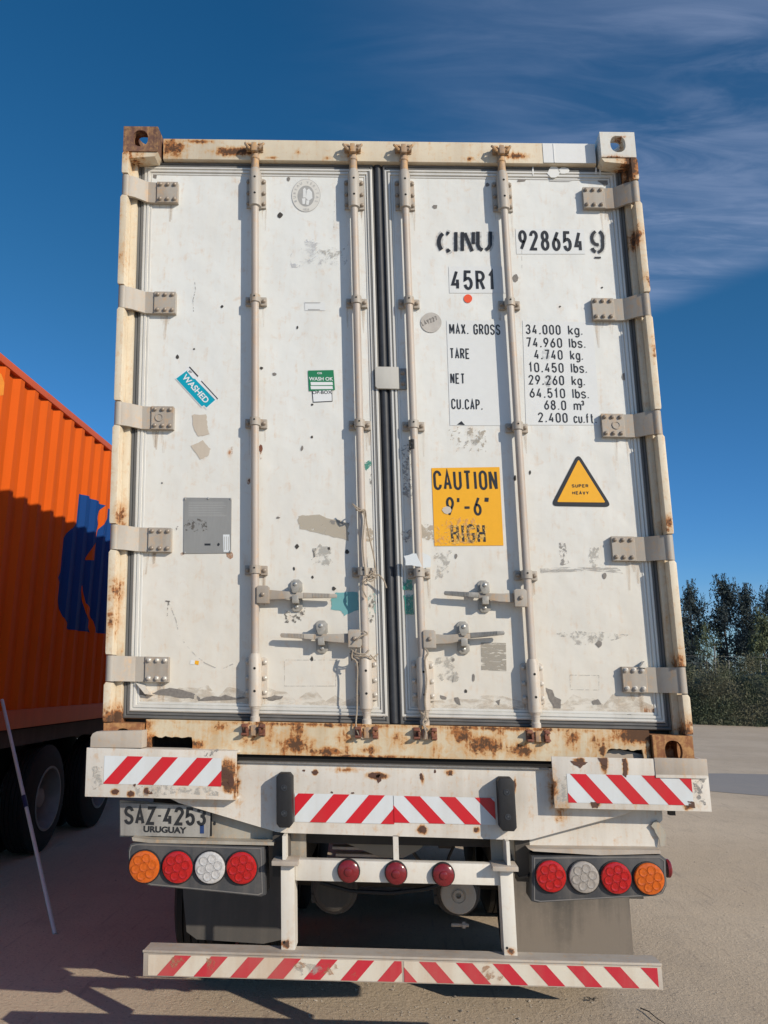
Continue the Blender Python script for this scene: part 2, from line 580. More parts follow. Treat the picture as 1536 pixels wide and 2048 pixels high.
M['trailer'] = paint('trailer_paint', (0.69, 0.65, 0.585), dirt=(0.34, 0.28, 0.21), grime=0.5, rough=0.5, rust=0.015, stain=.4, chips=.25, chipc=(.12, .07, .045), bumpy=.3,
                     spots=[spx(755, 1552, 26, 9, 2.4), spx(455, 1545, 24, 34, 2.1, -.05), spx(460, 1570, 20, 18, 2.2, -.05), spx(230, 1584, 10, 8, 2.2, -.05), spx(262, 1588, 10, 8, 2.0, -.05), spx(293, 1582, 8, 10, 1.9, -.05),
                            spx(845, 1660, 12, 12, 2.4), spx(953, 1660, 8, 8, 2.0), spx(630, 1545, 8, 7, 2.0), spx(475, 1570, 5, 60, 1.2), spx(1103, 1580, 10, 50, 1.2), spx(1120, 1625, 20, 30, 1.0, 0),
                            spx(1208, 1530, 10, 22, 2.2, -.05), spx(1158, 1522, 14, 8, 2.2, -.05), spx(1250, 1535, 8, 26, 2.0, -.05), spx(1190, 1608, 14, 8, 2.2, -.05), spx(1375, 1612, 12, 10, 1.8, -.05), spx(900, 1545, 12, 8, 1.7), spx(845, 1558, 5, 14, 1.6), spx(1030, 1570, 4, 20, 1.7), spx(690, 1540, 40, 8, .9)])
M['trailerdirty'] = paint('dirty_trailer_paint', (0.40, 0.37, 0.31), dirt=(0.16, 0.13, 0.10), grime=0.8, rough=0.6, rust=0.05, stain=.3, chips=.3)
M['postwhite'] = paint('white_frame_paint', (0.72, 0.69, 0.62), dirt=(0.40, 0.33, 0.25), grime=0.4, rough=0.5, rust=0.0, stain=.2, spots=[spx(575, 1880, 16, 12, 1.7), spx(1018, 1895, 16, 10, 1.8)])
M['bar'] = paint('dusty_bar_paint', (0.46, 0.41, 0.35), dirt=(0.30, 0.24, 0.19), grime=0.7, rough=0.7, rust=0.02, stain=.3)
M['red'] = paint('red_reflective', (0.60, 0.010, 0.022), dirt=(0.40, 0.06, 0.05), grime=.35, rough=.35, bumpy=.05)
M['silver'] = paint('white_reflective', (0.67, 0.71, 0.73), dirt=(0.50, 0.47, 0.43), grime=.4, rough=.35, bumpy=.05)
M['reddull'] = paint('faded_red_reflective', (0.52, 0.018, 0.035), dirt=(0.42, 0.16, 0.13), grime=0.5, rough=0.5)
M['silverdull'] = paint('faded_white_reflective', (0.66, 0.61, 0.51), dirt=(0.45, 0.27, 0.15), grime=0.55, rough=0.5, fine=10)
M['rubber'] = plain('rubber', (0.012, 0.012, 0.014), 0.6, 0, .2, 40, .2)
M['tyre'] = plain('tyre_rubber', (0.014, 0.013, 0.013), 0.8, 0, .35, 20, .2)
M['boxplastic'] = paint('lamp_box_plastic', (0.045, 0.047, 0.052), dirt=(0.19, 0.17, 0.15), grime=0.6, rough=0.6)
M['flap'] = paint('dusty_flap', (0.045, 0.044, 0.042), dirt=(0.20, 0.17, 0.14), grime=0.9, rough=0.8, low=(0.3, 0.72, 0.9))
M['flapdark'] = paint('dark_flap', (0.075, 0.070, 0.066), dirt=(0.16, 0.14, 0.12), grime=0.5, rough=0.8)
M['under'] = paint('underbody', (0.05, 0.045, 0.04), dirt=(0.12, 0.10, 0.08), grime=0.5, rough=0.8)
M['rim'] = plain('dusty_rim', (0.27, 0.265, 0.26), 0.6, 0.1, .2, 10)


def lens(name, col, rough=0.12):
    m, nt, b = newmat(name)
    pos = worldpos(nt)
    v = nt.nodes.new('ShaderNodeTexVoronoi')
    v.inputs['Scale'].default_value = 90
    nt.links.new(pos, v.inputs['Vector'])
    n = noise(nt, pos, 40, 3, .6)
    c = mixc(nt, v.outputs['Distance'], col, tuple(x * .72 for x in col))
    c = mixc(nt, math_(nt, 'MULTIPLY', n, 0.07), c, (0.3, 0.24, 0.2))
    nt.links.new(c, b.inputs['Base Color'])
    b.inputs['Roughness'].default_value = rough
    bump(nt, b, v.outputs['Distance'], 0.15, 0.003)
    return m


M['lensred'] = lens('red_lens', (0.52, 0.005, 0.007))
M['lensamber'] = lens('amber_lens', (0.70, 0.13, 0.006))
M['lensclear'] = lens('clear_lens', (0.62, 0.61, 0.60))
M['lensclear_dusty'] = lens('dusty_clear_lens', (0.42, 0.38, 0.34), .3)
for k_, c_ in (('lensred', (.36, .004, .005)), ('lensamber', (.52, .09, .004)), ('lensclear', (.42, .42, .42)), ('lensclear_dusty', (.32, .29, .26))):
    M[k_ + '_ring'] = lens(k_ + '_ring', c_)
M['lensmaroon'] = lens('maroon_lens', (0.20, 0.010, 0.016), 0.2)
M['teal'] = plain('teal_print', (0.0, 0.33, 0.46), .4, 0, .05)
M['green'] = plain('green_print', (0.02, 0.20, 0.085), .4, 0, .05)
M['yellow'] = plain('yellow_vinyl', (0.85, 0.42, 0.012), .4, 0, .04)
M['orangered'] = plain('orange_dot', (0.85, 0.10, 0.03), .5)
M['sealgrey'] = plain('seal_grey', (0.46, 0.46, 0.45), .5, 0, .1)
M['roundgrey'] = plain('worn_round_sticker', (0.52, 0.49, 0.45), .5, 0, .15)
M['torn'] = paint('torn_paper', (0.56, 0.50, 0.42), dirt=(.40, .33, .26), grime=.5, rough=.8)
M['rope'] = plain('rope_fibre', (0.42, 0.35, 0.27), .9, 0, .3, 200)
M['letterbg'] = plain('letter_backing', (0.712, 0.728, 0.722), .35, 0, .03)
M['catch'] = plain('catch_metal', (0.42, 0.40, 0.36), .45, 0.2, .25, 60)
M['rustchip'] = scuff('rust_chip', (0.10, 0.045, 0.028), .33, .43, 46, .95)
M['scbeige'] = scuff('beige_scuff', (0.46, 0.40, 0.32), .40, .52, 46)
M['scgrey'] = scuff('grey_scuff', (0.27, 0.26, 0.25), .48, .58, 50)
M['scdark'] = scuff('dark_scuff', (0.12, 0.11, 0.10), .50, .60, 60)
M['scfaint'] = scuff('faint_scuff', (0.42, 0.41, 0.38), .44, .6, 40, .55)
M['scstreak'] = scuff('streak_scuff', (0.40, 0.39, 0.37), .40, .6, 20, .6, (1, 1, 6))
M['scgreen'] = scuff('green_scuff', (0.02, 0.26, 0.20), .38, .48, 50)
M['scteal'] = scuff('teal_scuff', (0.16, 0.42, 0.44), .28, .36, 24, .85)
M['spray'] = scuff('overspray', (0.10, 0.11, 0.14), .35, .75, 55, .45)
M['rustwash'] = scuff('rust_wash', (0.40, 0.20, 0.10), .42, .62, 30, .7)

# ------------------------------------------------------------------ stroke lettering
def _arc(cx, cy, rx, ry, a0, a1, n=12):
    return [(cx + rx * math.cos(math.radians(a0 + (a1 - a0) * i / n)), cy + ry * math.sin(math.radians(a0 + (a1 - a0) * i / n))) for i in range(n + 1)]


Q = .24
GL = {
    '0': [[*_arc(.5, 1 - Q, .5, Q, 0, 180), *_arc(.5, Q, .5, Q, 180, 360), 'c']],
    'O': [[*_arc(.5, 1 - Q, .5, Q, 0, 180), *_arc(.5, Q, .5, Q, 180, 360), 'c']],
    'C': [[*_arc(.5, 1 - Q, .5, Q, 0, 180), *_arc(.5, Q, .5, Q, 180, 360)]],
    'G': [[*_arc(.5, 1 - Q, .5, Q, 0, 180), *_arc(.5, Q, .5, Q, 180, 360), (1, .46), (.55, .46)]],
    'U': [[(0, 1), *_arc(.5, Q, .5, Q, 180, 360), (1, 1)]],
    'S': [[*_arc(.5, 1 - Q, .5, Q, 5, 195, 12), (.15, .58), (.85, .42), *_arc(.5, Q, .5, Q, 15, -175, 12)]],
    '2': [[*_arc(.5, 1 - Q, .5, Q, 180, -20), (.02, .0), (1, 0)]],
    '3': [[*_arc(.5, .77, .48, .23, 170, -90), (.38, .54)], [(.4, .54), *_arc(.5, .27, .5, .27, 90, -170)]],
    '4': [[(.66, 1), (0, .24), (1, .24)], [(.76, .52), (.76, 0)]],
    '5': [[(.95, 1), (.12, 1), (.04, .52), *_arc(.5, .31, .5, .31, 130, -165)]],
    '6': [[(.80, 1), (.09, .45), *_arc(.5, .29, .5, .29, 150, 360), *_arc(.5, .29, .5, .29, 0, 120)]],
    '9': [[(.20, 0), (.91, .55), *_arc(.5, .71, .5, .29, -30, 180), *_arc(.5, .71, .5, .29, 180, 300)]],
    '8': [[*_arc(.5, .765, .44, .235, 0, 360, 20), 'c'], [*_arc(.5, .265, .5, .265, 0, 360, 20), 'c']],
    '7': [[(0, 1), (1, 1), (.38, 0)]],
    '1': [[(.12, .80), (.62, 1), (.62, 0)]],
    'A': [[(0, 0), (.5, 1), (1, 0)], [(.17, .30), (.83, .30)]],
    'B': [[(0, 0), (0, 1), *_arc(.5, .76, .45, .24, 90, -90), (0, .52)], [(.1, .52), *_arc(.5, .26, .5, .26, 90, -90), (0, 0)]],
    'D': [[(0, 0), (0, 1), (.4, 1), *_arc(.4, .72, .6, .28, 90, 0), *_arc(.4, .28, .6, .28, 0, -90), 'c']],
    'E': [[(1, 1), (0, 1), (0, 0), (1, 0)], [(0, .52), (.8, .52)]],
    'H': [[(0, 0), (0, 1)], [(1, 0), (1, 1)], [(0, .52), (1, .52)]],
    'I': [[(.5, 0), (.5, 1)]],
    'K': [[(0, 0), (0, 1)], [(1, 1), (.1, .42)], [(.3, .55), (1, 0)]],
    'L': [[(0, 1), (0, 0), (1, 0)]],
    'M': [[(0, 0), (0, 1)], [(0.02, 1), (.5, .28), (.98, 1)], [(1, 1), (1, 0)]],
    'N': [[(0, 0), (0, 1)], [(0.02, 1), (.98, 0)], [(1, 0), (1, 1)]],
    'P': [[(0, 0), (0, 1), *_arc(.45, .74, .55, .26, 90, -90), (0, .48)]],
    'R': [[(0, 0), (0, 1), *_arc(.45, .75, .55, .25, 90, -90), (0, .5)], [(.5, .5), (1, 0)]],
    'T': [[(0, 1), (1, 1)], [(.5, 1), (.5, 0)]],
    'V': [[(0, 1), (.5, 0), (1, 1)]],
    'W': [[(0, 1), (.25, 0), (.5, .8), (.75, 0), (1, 1)]],
    'X': [[(0, 1), (1, 0)], [(0, 0), (1, 1)]],
    'Y': [[(0, 1), (.5, .5), (1, 1)], [(.5, .5), (.5, 0)]],
    'Z': [[(0, 1), (1, 1), (0, 0), (1, 0)]],
    'k': [[(0, 0), (0, 1)], [(1, .68), (.1, .28)], [(.3, .40), (1, 0)]],
    'g': [[*_arc(.5, .35, .5, .35, 0, 360, 16), 'c'], [(1, .7), (1, -.08), *_arc(.5, -.08, .5, .2, 0, -150, 8)]],
    'l': [[(.5, 0), (.5, 1)]],
    'b': [[(0, 1), (0, 0)], [*_arc(.5, .34, .5, .34, 0, 360, 16), 'c']],
    's': [[*_arc(.5, .53, .5, .17, 10, 200, 8), (.2, .40), (.8, .31), *_arc(.5, .17, .5, .17, 20, -170, 8)]],
    'm': [[(0, 0), (0, .7)], [(0, .5), *_arc(.25, .5, .25, .18, 180, 0, 6), (.5, 0)], [(.5, .5), *_arc(.75, .5, .25, .18, 180, 0, 6), (1, 0)]],
    'c': [[*_arc(.5, .5, .5, .2, 10, 180, 8), *_arc(.5, .2, .5, .2, 180, 350, 8)]],
    'u': [[(0, .7), *_arc(.5, .2, .5, .2, 180, 360, 8), (1, .7)]],
    'f': [[(.35, 0), (.35, .82), *_arc(.75, .82, .4, .18, 180, 80, 5)], [(0, .66), (.8, .66)]],
    't': [[(.35, 1), (.35, .18), *_arc(.7, .18, .35, .18, 180, 280, 5)], [(0, .68), (.8, .68)]],
    '-': [[(.05, .42), (.95, .42)]],
    "'": [[(.65, 1), (.45, .76)]],
    '"': [[(.45, 1), (.25, .76)], [(.85, 1), (.65, .76)]],
    '.': [[(.5, -.01), (.5, .09)]],
    ',': [[(.5, .09), (.42, -.05)]],
    'o': [[(.5, .45), (.5, .55)]],
}
NARROW = {'I': .45, 'l': .4, '.': .42, ',': .42, '1': .75, "'": .5, '"': .8, ' ': .6, 'm': 1.5, 'M': 1.18, 'f': .95, 't': .95, 'W': 1.5, 'o': .5}


def ribbon(mb, pts, sw, to3):
    closed = pts[-1] == 'c'
    pts = [p for p in pts if p != 'c']
    q = [pts[0]]
    for p in pts[1:]:
        if (p[0] - q[-1][0]) ** 2 + (p[1] - q[-1][1]) ** 2 > 1e-10:
            q.append(p)
    if closed and (q[0][0] - q[-1][0]) ** 2 + (q[0][1] - q[-1][1]) ** 2 < 1e-10:
        q.pop()
    n = len(q)
    V = [Vector(p) for p in q]
    a, b = [], []
    for i in range(n):
        d1 = (V[i] - V[i - 1]).normalized() if (closed or i > 0) else None
        d2 = (V[(i + 1) % n] - V[i]).normalized() if (closed or i < n - 1) else None
        if d1 is None: d1 = d2
        if d2 is None: d2 = d1
        t = d1 + d2
        if t.length < .05:
            t = d1.copy()
        t.normalize()
        nn = Vector((-t.y, t.x))
        k = max(.33, nn.dot(Vector((-d1.y, d1.x))))
        w = sw / 2 / k
        a.append(mb.bm.verts.new(to3(V[i] + nn * w)))
        b.append(mb.bm.verts.new(to3(V[i] - nn * w)))
    for i in range(n if closed else n - 1):
        j = (i + 1) % n
        mb.bm.faces.new((a[i], b[i], b[j], a[j]))


def text_strokes(name, txt, x, z, h, w, sw, Y, mat, parent, gap=None, rot=0.0, slant=0.0, adv=None):
    """stroke letters: left edge x, baseline z, cap height h, letter width w, stroke width sw"""
    mb = MB()
    gap = w * .28 if gap is None else gap
    cx = 0.0
    cr, sr = math.cos(rot), math.sin(rot)
    k = 0
    for ch in txt:
        cw = w * NARROW.get(ch, 1.0)
        for st in GL.get(ch, []):
            yy = Y - 0.0002 * (k % 3)
            k += 1
            pts = [p if p == 'c' else (cx + sw / 2 + p[0] * (cw - sw), sw / 2 + p[1] * (h - sw)) for p in st]

            def to3(v, yy=yy):
                vx, vz = v[0] + slant * v[1], v[1]
                return (x + vx * cr - vz * sr, yy, z + vx * sr + vz * cr)
            ribbon(mb, pts, sw, to3)
        cx += cw + gap if adv is None else adv
    return mb.build(name, mat, parent)


def text_px(name, txt, p0, p1, hpx, Y, mat, parent, sw=.16, adv_gap=.28, slant=0.0):
    """text whose baseline runs from pixel p0 to p1 of the measured photograph, cap height hpx"""
    x0, z0 = P(*p0, Y)
    x1, z1 = P(*p1, Y)
    xt, zt = P(p0[0], p0[1] - hpx, Y)
    h = zt - z0
    ln = math.hypot(x1 - x0, z1 - z0)
    tot = sum(NARROW.get(c, 1.0) for c in txt) + adv_gap * (len(txt) - 1)
    w = ln / tot
    return text_strokes(name, txt, x0, z0, h, w, h * sw, Y, mat, parent, gap=w * adv_gap, rot=math.atan2(z1 - z0, x1 - x0), slant=slant)


def polyp(name, pts, Y, mat, parent, px=True):
    """thin flat print / film of the given outline lying on the plane y=Y"""
    mb = MB()
    q = [P(*p, Y) for p in pts] if px else pts
    mb.face([(x, Y, z) for x, z in q])
    return mb.build(name, mat, parent)


def blob(cx, cy, rx, ry, n=9, j=.35):
    return [(cx + rx * math.cos(2 * PI * i / n) * (1 + random.uniform(-j, j)), cy + ry * math.sin(2 * PI * i / n) * (1 + random.uniform(-j, j))) for i in range(n)]


def ragged(pts, amp=2.5, sub=5):
    out = []
    for i in range(len(pts)):
        a, b = pts[i], pts[(i + 1) % len(pts)]
        for k in range(sub):
            t = k / sub
            out.append((a[0] + (b[0] - a[0]) * t + random.uniform(-amp, amp), a[1] + (b[1] - a[1]) * t + random.uniform(-amp, amp)))
    return out


def bar_text(name, body, size, loc, mat, parent, rot=0.0, xs=1.0, bold=0.0, lean=True):
    cu = bpy.data.curves.new('letters', 'FONT')
    cu.body = body
    cu.size = size
    cu.align_x = 'CENTER'
    cu.align_y = 'CENTER'
    cu.offset = bold
    tmp = bpy.data.objects.new('letters_tmp', cu)
    COL.objects.link(tmp)
    bpy.context.view_layer.update()
    me = bpy.data.meshes.new_from_object(tmp)
    bpy.data.objects.remove(tmp)
    bpy.data.curves.remove(cu)
    lz = loc[2]
    for v in me.vertices:
        x, y = v.co.x * xs, v.co.y
        xx = x * math.cos(rot) - y * math.sin(rot)
        zz_ = x * math.sin(rot) + y * math.cos(rot)
        v.co = (xx + (KS * zz_ if lean else 0), 0, zz_)
    me.materials.clear()
    me.materials.append(mat)
    me.name = name
    x0 = SH(loc[0], lz) if lean else loc[0]
    return link(name, me, (x0, loc[1], lz), parent)


# ------------------------------------------------------------------ ground, shade band
def ground_mat():
    m, nt, b = newmat('sandy_ground')
    pos = worldpos(nt)
    big = noise(nt, pos, .35, 4, .55)
    mid = noise(nt, pos, 3.0, 6, .6)
    fine = noise(nt, pos, 45, 6, .65)
    grit = noise(nt, pos, 170, 3, .6)
    c = mixc(nt, step(nt, big, .35, .68), (0.52, 0.415, 0.30), (0.60, 0.49, 0.365))
    c = mixc(nt, math_(nt, 'MULTIPLY', step(nt, mid, .45, .75), .5), c, (0.44, 0.36, 0.275))
    c = mixc(nt, math_(nt, 'MULTIPLY', step(nt, fine, .52, .70), .8), c, (0.34, 0.275, 0.21))
    c = mixc(nt, math_(nt, 'MULTIPLY', step(nt, grit, .62, .74), .5), c, (0.64, 0.56, 0.46))
    # swept scratches and tyre drag lines running away from the trailer
    mp = nt.nodes.new('ShaderNodeMapping')
    mp.inputs['Rotation'].default_value = (0, 0, .35)
    mp.inputs['Scale'].default_value = (16, 1.3, 1)
    nt.links.new(pos, mp.inputs[0])
    dr = noise(nt, mp.outputs[0], 1.4, 5, .65, .3)
    c = mixc(nt, math_(nt, 'MULTIPLY', step(nt, dr, .57, .70), .55), c, (0.36, 0.285, 0.22))
    nt.links.new(c, b.inputs['Base Color'])
    b.inputs['Roughness'].default_value = .92
    b.inputs['Specular IOR Level'].default_value = .25
    h = math_(nt, 'ADD', math_(nt, 'MULTIPLY', fine, .8), math_(nt, 'ADD', math_(nt, 'MULTIPLY', grit, .35), math_(nt, 'MULTIPLY', mid, 1.4)))
    bump(nt, b, h, .8, .012)
    return m


M['ground'] = ground_mat()
M['bandshade'] = paint('ground_shade_grey', (0.27, 0.25, 0.235), dirt=(0.33, 0.295, 0.25), grime=.6, rough=.9, bumpy=.3)
g = MB(False)
g.face([(-400, -60, 0), (400, -60, 0), (400, 700, 0), (-400, 700, 0)])
go = g.build('ground', M['ground'], kind='structure', origin=(0, 0, 0))
r = MB(False)  # band of cast shade, laid as a darker grey strip on the ground
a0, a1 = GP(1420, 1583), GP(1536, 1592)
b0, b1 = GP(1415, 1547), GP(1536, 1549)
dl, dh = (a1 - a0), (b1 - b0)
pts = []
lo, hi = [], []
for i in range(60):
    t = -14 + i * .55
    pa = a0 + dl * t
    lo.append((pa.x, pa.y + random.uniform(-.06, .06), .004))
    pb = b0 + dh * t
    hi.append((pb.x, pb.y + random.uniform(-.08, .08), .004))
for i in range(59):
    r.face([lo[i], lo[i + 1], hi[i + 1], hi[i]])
r.build('shade_band', M['bandshade'], kind='structure')

# loose stones and grit on the ground: nobody could count them
st = MB(False)
for i in range(1500):
    x = random.uniform(-3.2, 4.5)
    y = random.uniform(.3, 6.5)
    s = random.uniform(.0015, .005) * (1 if random.random() < .96 else 1.9)
    if i % 3 == 0:
        x = random.gauss(.2, .5); y = random.gauss(.9, .3)
    v = [Vector((random.uniform(-1, 1), random.uniform(-1, 1), random.uniform(-.2, 1))).normalized() * s * random.uniform(.7, 1.2) for _ in range(6)]
    c = Vector((x, y, s * .3))
    top, bot = c + Vector((0, 0, s)), c - Vector((0, 0, s))
    ring = [c + Vector((math.cos(k * 1.2566) * s * random.uniform(.8, 1.6), math.sin(k * 1.2566) * s * random.uniform(.8, 1.4), random.uniform(-.2, .3) * s)) for k in range(5)]
    tv = st.bm.verts.new(top)
    rv = [st.bm.verts.new(p) for p in ring]
    for k in range(5):
        st.bm.faces.new((tv, rv[k], rv[(k + 1) % 5]))
so_ = st.build('gravel', plain('stone', (0.46, 0.40, 0.33), .9, 0, .4, 8), kind='stuff', origin=(0, 0, 0))
tag(so_, 'fine grit and small stones scattered over the sandy ground by the bumper', 'gravel')

# ------------------------------------------------------------------ vegetation
def leafmat(name, c1, c2, c3):
    m, nt, b = newmat(name)
    pos = worldpos(nt)
    n = noise(nt, pos, .9, 4, .65)
    n2 = noise(nt, pos, 9, 3, .6)
    c = mixc(nt, step(nt, n, .40, .60), c1, c2)
    c = mixc(nt, math_(nt, 'MULTIPLY', step(nt, n2, .5, .75), .6), c, c3)
    nt.links.new(c, b.inputs['Base Color'])
    b.inputs['Roughness'].default_value = .75
    b.inputs['Specular IOR Level'].default_value = .2
    return m


M['leafdark'] = leafmat('dark_needles', (0.036, 0.050, 0.056), (0.056, 0.074, 0.074), (0.075, 0.09, 0.075))  # needle colour with the blue of distance haze mixed in
M['leafolive'] = leafmat('olive_leaves', (0.07, 0.085, 0.045), (0.10, 0.12, 0.06), (0.14, 0.14, 0.08))
M['brush'] = leafmat('scrub_leaves', (0.085, 0.105, 0.062), (0.14, 0.135, 0.088), (0.17, 0.15, 0.10))
M['bark'] = plain('bark', (0.10, 0.085, 0.07), .9, 0, .3, 4)


def leaf(mb, c, s, up=.3):
    d = Vector((random.gauss(0, 1), random.gauss(0, 1), random.gauss(up, .8))).normalized()
    e = d.cross(Vector((random.gauss(0, 1), random.gauss(0, 1), random.gauss(0, 1)))).normalized()
    L_, W_ = s * random.uniform(.7, 1.4), s * random.uniform(.25, .45)
    mb.face([c - d * L_ * .5, c + e * W_ * .5, c + d * L_ * .5, c - e * W_ * .5])


def tree(loc, h, w, label, mat, base=.28, n=3600, leafs=.30, lean=0.0, group='dark trees beyond the scrub', bare=0):
    t = thing('tree', label, 'tree', loc, group)
    b = Vector(loc)
    tr = MB(False)
    top = b + Vector((lean, 0, h * .93))
    ctl = [b + (top - b) * (i / 8) + Vector((random.uniform(-.12, .12), random.uniform(-.12, .12), 0)) * (i > 0) for i in range(9)]
    tr.tube(ctl, .17 * h / 11, 7, .025)
    cr = MB(False)
    clumps = []
    nb = int(26 * h / 11)
    for i in range(nb):
        f = base + (1 - base) * (i + random.random()) / nb
        p0 = b + (top - b) * (f * .95)
        ang = random.uniform(0, 2 * PI)
        u_ = (f - base) / (1 - base)
        prof = (.72 + .28 * math.sin(u_ * 9 + loc[0])) * (1 - max(0, u_ - .72) * 2.4)
        rad = w * .5 * prof * random.uniform(.45, 1.05)
        p1 = p0 + Vector((math.cos(ang) * rad, math.sin(ang) * rad, random.uniform(.5, 1.3) * h * .06))
        tr.tube([p0, (p0 + p1) / 2 + Vector((0, 0, -.1)), p1], .045, 4, .012)
        clumps.append((p1, random.uniform(.5, .95) * w * .2 + .15))
        if random.random() < .6:
            clumps.append(((p0 + p1) / 2, random.uniform(.4, .8) * w * .2))
    clumps.append((top, w * .14))
    for c, rr in clumps:
        for _ in range(int(n * .85 / len(clumps))):
            v = Vector((random.gauss(0, 1), random.gauss(0, 1), random.gauss(0, 1.25)))
            v = v.normalized() * rr * random.random() ** .45
            leaf(cr, c + v, leafs, .8)
        for _ in range(3):      # pointed upright sprays
            q = c + Vector((random.uniform(-.5, .5) * rr, random.uniform(-.5, .5) * rr, rr * .7))
            for k in range(16):
                leaf(cr, q + Vector((random.gauss(0, .06), random.gauss(0, .06), k * .05)), leafs * .7, 2.5)
    tr.build('trunk', M['bark'], t)
    cr.build('crown', mat, t)
    return t


def tree_at(px, pytop, D, w, label, mat, **kw):
    g0 = MROT @ Vector(((px - 768) / FPX, 1, -(pytop - 1024) / FPX))
    p = CAM + g0 * ((D - CAM.y) / g0.y)
    return tree((p.x, p.y, 0), p.z, w, label, mat, **kw)


tree_at(1378, 1170, 74, 3.9, 'dark slender tree nearest the white container corner, its crown split in two tufts', M['leafdark'], base=.2, n=5200)
tree_at(1347, 1205, 79, 3.6, 'dark tree mostly hidden behind the right edge of the white container', M['leafdark'], base=.2, n=3000)
tree_at(1444, 1155, 73, 4.2, 'tallest dark tree with a broad full crown and sky gaps low down', M['leafdark'], base=.22, n=6400)
tree_at(1490, 1174, 75, 3.8, 'pointed dark tree with bare trunk showing, second from the photo right edge', M['leafdark'], base=.26, n=5000)
tree_at(1545, 1170, 71, 4.5, 'dense dark tree cut off by the right edge of the photo', M['leafdark'], base=.12, n=6800)
tree_at(1412, 1262, 66, 3.3, 'thin brownish half-bare small tree between the two left dark trees', M['leafolive'], base=.3, n=1300, leafs=.2)
tree_at(1524, 1236, 60, 3.4, 'lower olive green tree in front of the dense dark tree on the right', M['leafolive'], base=.1, n=4200, leafs=.26)


def scrub(name, label, x0, x1, yb, depth, hfun, n, mat, leafs):
    mb = MB(False)
    # ragged bank of earth and stems under the leaves
    steps = 60
    rows = []
    for i in range(steps + 1):
        x = x0 + (x1 - x0) * i / steps
        hh = hfun(x) * .8
        yb_ = yb(x)
        rows.append([mb.bm.verts.new(p) for p in ((x, yb_ + 1.1, -.05), (x, yb_ + 1.4, hh * .5), (x, yb_ + 2.2, hh), (x, yb_ + depth, hh * .9), (x, yb_ + depth + 1, -.05))])
    for a, b in zip(rows, rows[1:]):
        for k in range(4):
            mb.bm.faces.new((a[k], b[k], b[k + 1], a[k + 1]))
    bumps = [(random.uniform(x0, x1), random.uniform(0, depth), random.uniform(.25, .7)) for _ in range(int((x1 - x0) * 5))]
    for i in range(n):
        bx, by, br = random.choice(bumps)
        hh = hfun(bx)
        v = Vector((random.gauss(0, 1), random.gauss(0, 1), random.gauss(0, 1))).normalized() * br * random.random() ** .4
        f = random.random() ** .8
        front = i % 5 < 3
        z = hh * random.random() if front else hh * (.72 + .3 * f)
        yy = yb(bx) + .15 + (z / hh * 1.3 + random.random() * .4 if front else .8 + by)
        leaf(mb, Vector((bx + v.x, yy + v.y * .5, max(.03, z + v.z * .7))), leafs * (.8 if i % 4 else 1.6), .9)
    o = mb.build(name, mat, kind='stuff')
    tag(o, label, 'scrub')
    return o


E0, E1 = GP(1350, 1448), GP(1536, 1455)
yb = lambda x: E0.y + (x - E0.x) * (E1.y - E0.y) / (E1.x - E0.x)
scrub('scrub', 'low grey green scrub bank along the far edge of the sandy yard', 6, 24, yb, 6, lambda x: 2.3 + .4 * math.sin(x * 1.3) + .35 * math.sin(x * 2.7 + 1) + .25 * math.sin(x * 6.1), 120000, M['brush'], .075)
scrub('hedge', 'far dark band of bushes under the trees behind the scrub', 12, 46, lambda x: 58, 4, lambda x: 2.9 + .6 * math.sin(x * .9), 9000, M['leafdark'], .35)

# a wire fence on the scrub bank
def up_at(px, py, D):
    d = MROT @ Vector(((px - 768) / FPX, 1, -(py - 1024) / FPX))
    return CAM + d * ((D - CAM.y) / d.y)


ft, fb = up_at(1429, 1283, 46), up_at(1432, 1325, 46)
fence = thing('wire_fence', 'pale wire fence with thin posts standing in the scrub before the trees', 'fence', (ft.x, 46, 0))
for i, px in enumerate((1366, 1431, 1458, 1522, 1560)):
    p = up_at(px, 1330, 46)
    hgt = (3.9 if i == 1 else 3.1)
    MB(False).cyl((p.x, 46, 0), (p.x, 46, hgt), .03, n=8).build('post', plain('pale_post', (.30, .30, .28), .7), fence)
wl, wr = up_at(1340, 1312, 46), up_at(1600, 1312, 46)
for zz_ in (3.3, 2.9):
    MB(False).tube([(wl.x, 46, zz_), (wr.x, 46, zz_)], .006, 5).build('wire', plain('pale_wire', (.25, .25, .24), .5), fence)

# ------------------------------------------------------------------ white refrigerated container
Z0 = 1.27
ZT = Z0 + 2.896
LEN = 12.19
BX = thing('shipping_container', 'tall rusty white refrigerated container with closed doors and black lettering on the trailer', 'container', (SH(0, Z0), 0, Z0))
YD = .09     # outer face of the door skin

for s in (-1, 1):
    b = MB(); b.box(s * 1.213, s * 1.165, .19, LEN - .18, Z0 + .14, ZT - .05); b.build('side_wall', M['repaint'], BX)
    b = MB(); b.box(s * 1.219, s * 1.12, .18, LEN - .18, ZT - .10, ZT - .03); b.build('top_rail', M['cream'], BX)
    b = MB(); b.box(s * 1.219, s * 1.10, .18, LEN - .18, Z0 + .01, Z0 + .15); b.build('bottom_rail', M['cream'], BX)
    # front end posts
    b = MB(); b.box(s * 1.219, s * 1.05, LEN - .16, LEN, Z0 + .12, ZT - .12); b.build('front_post', M['cream'], BX)
b = MB(); b.box(-1.17, 1.17, .19, LEN - .17, ZT - .06, ZT - .022); b.build('roof', M['repaint'], BX)
b = MB(); b.box(-1.1, 1.1, .12, LEN - .1, Z0 + .02, Z0 + .13); b.build('floor', M['under'], BX)
b = MB(); b.box(-1.05, 1.05, LEN - .12, LEN - .03, Z0 + .12, ZT - .06); b.build('front_wall', M['repaint'], BX)

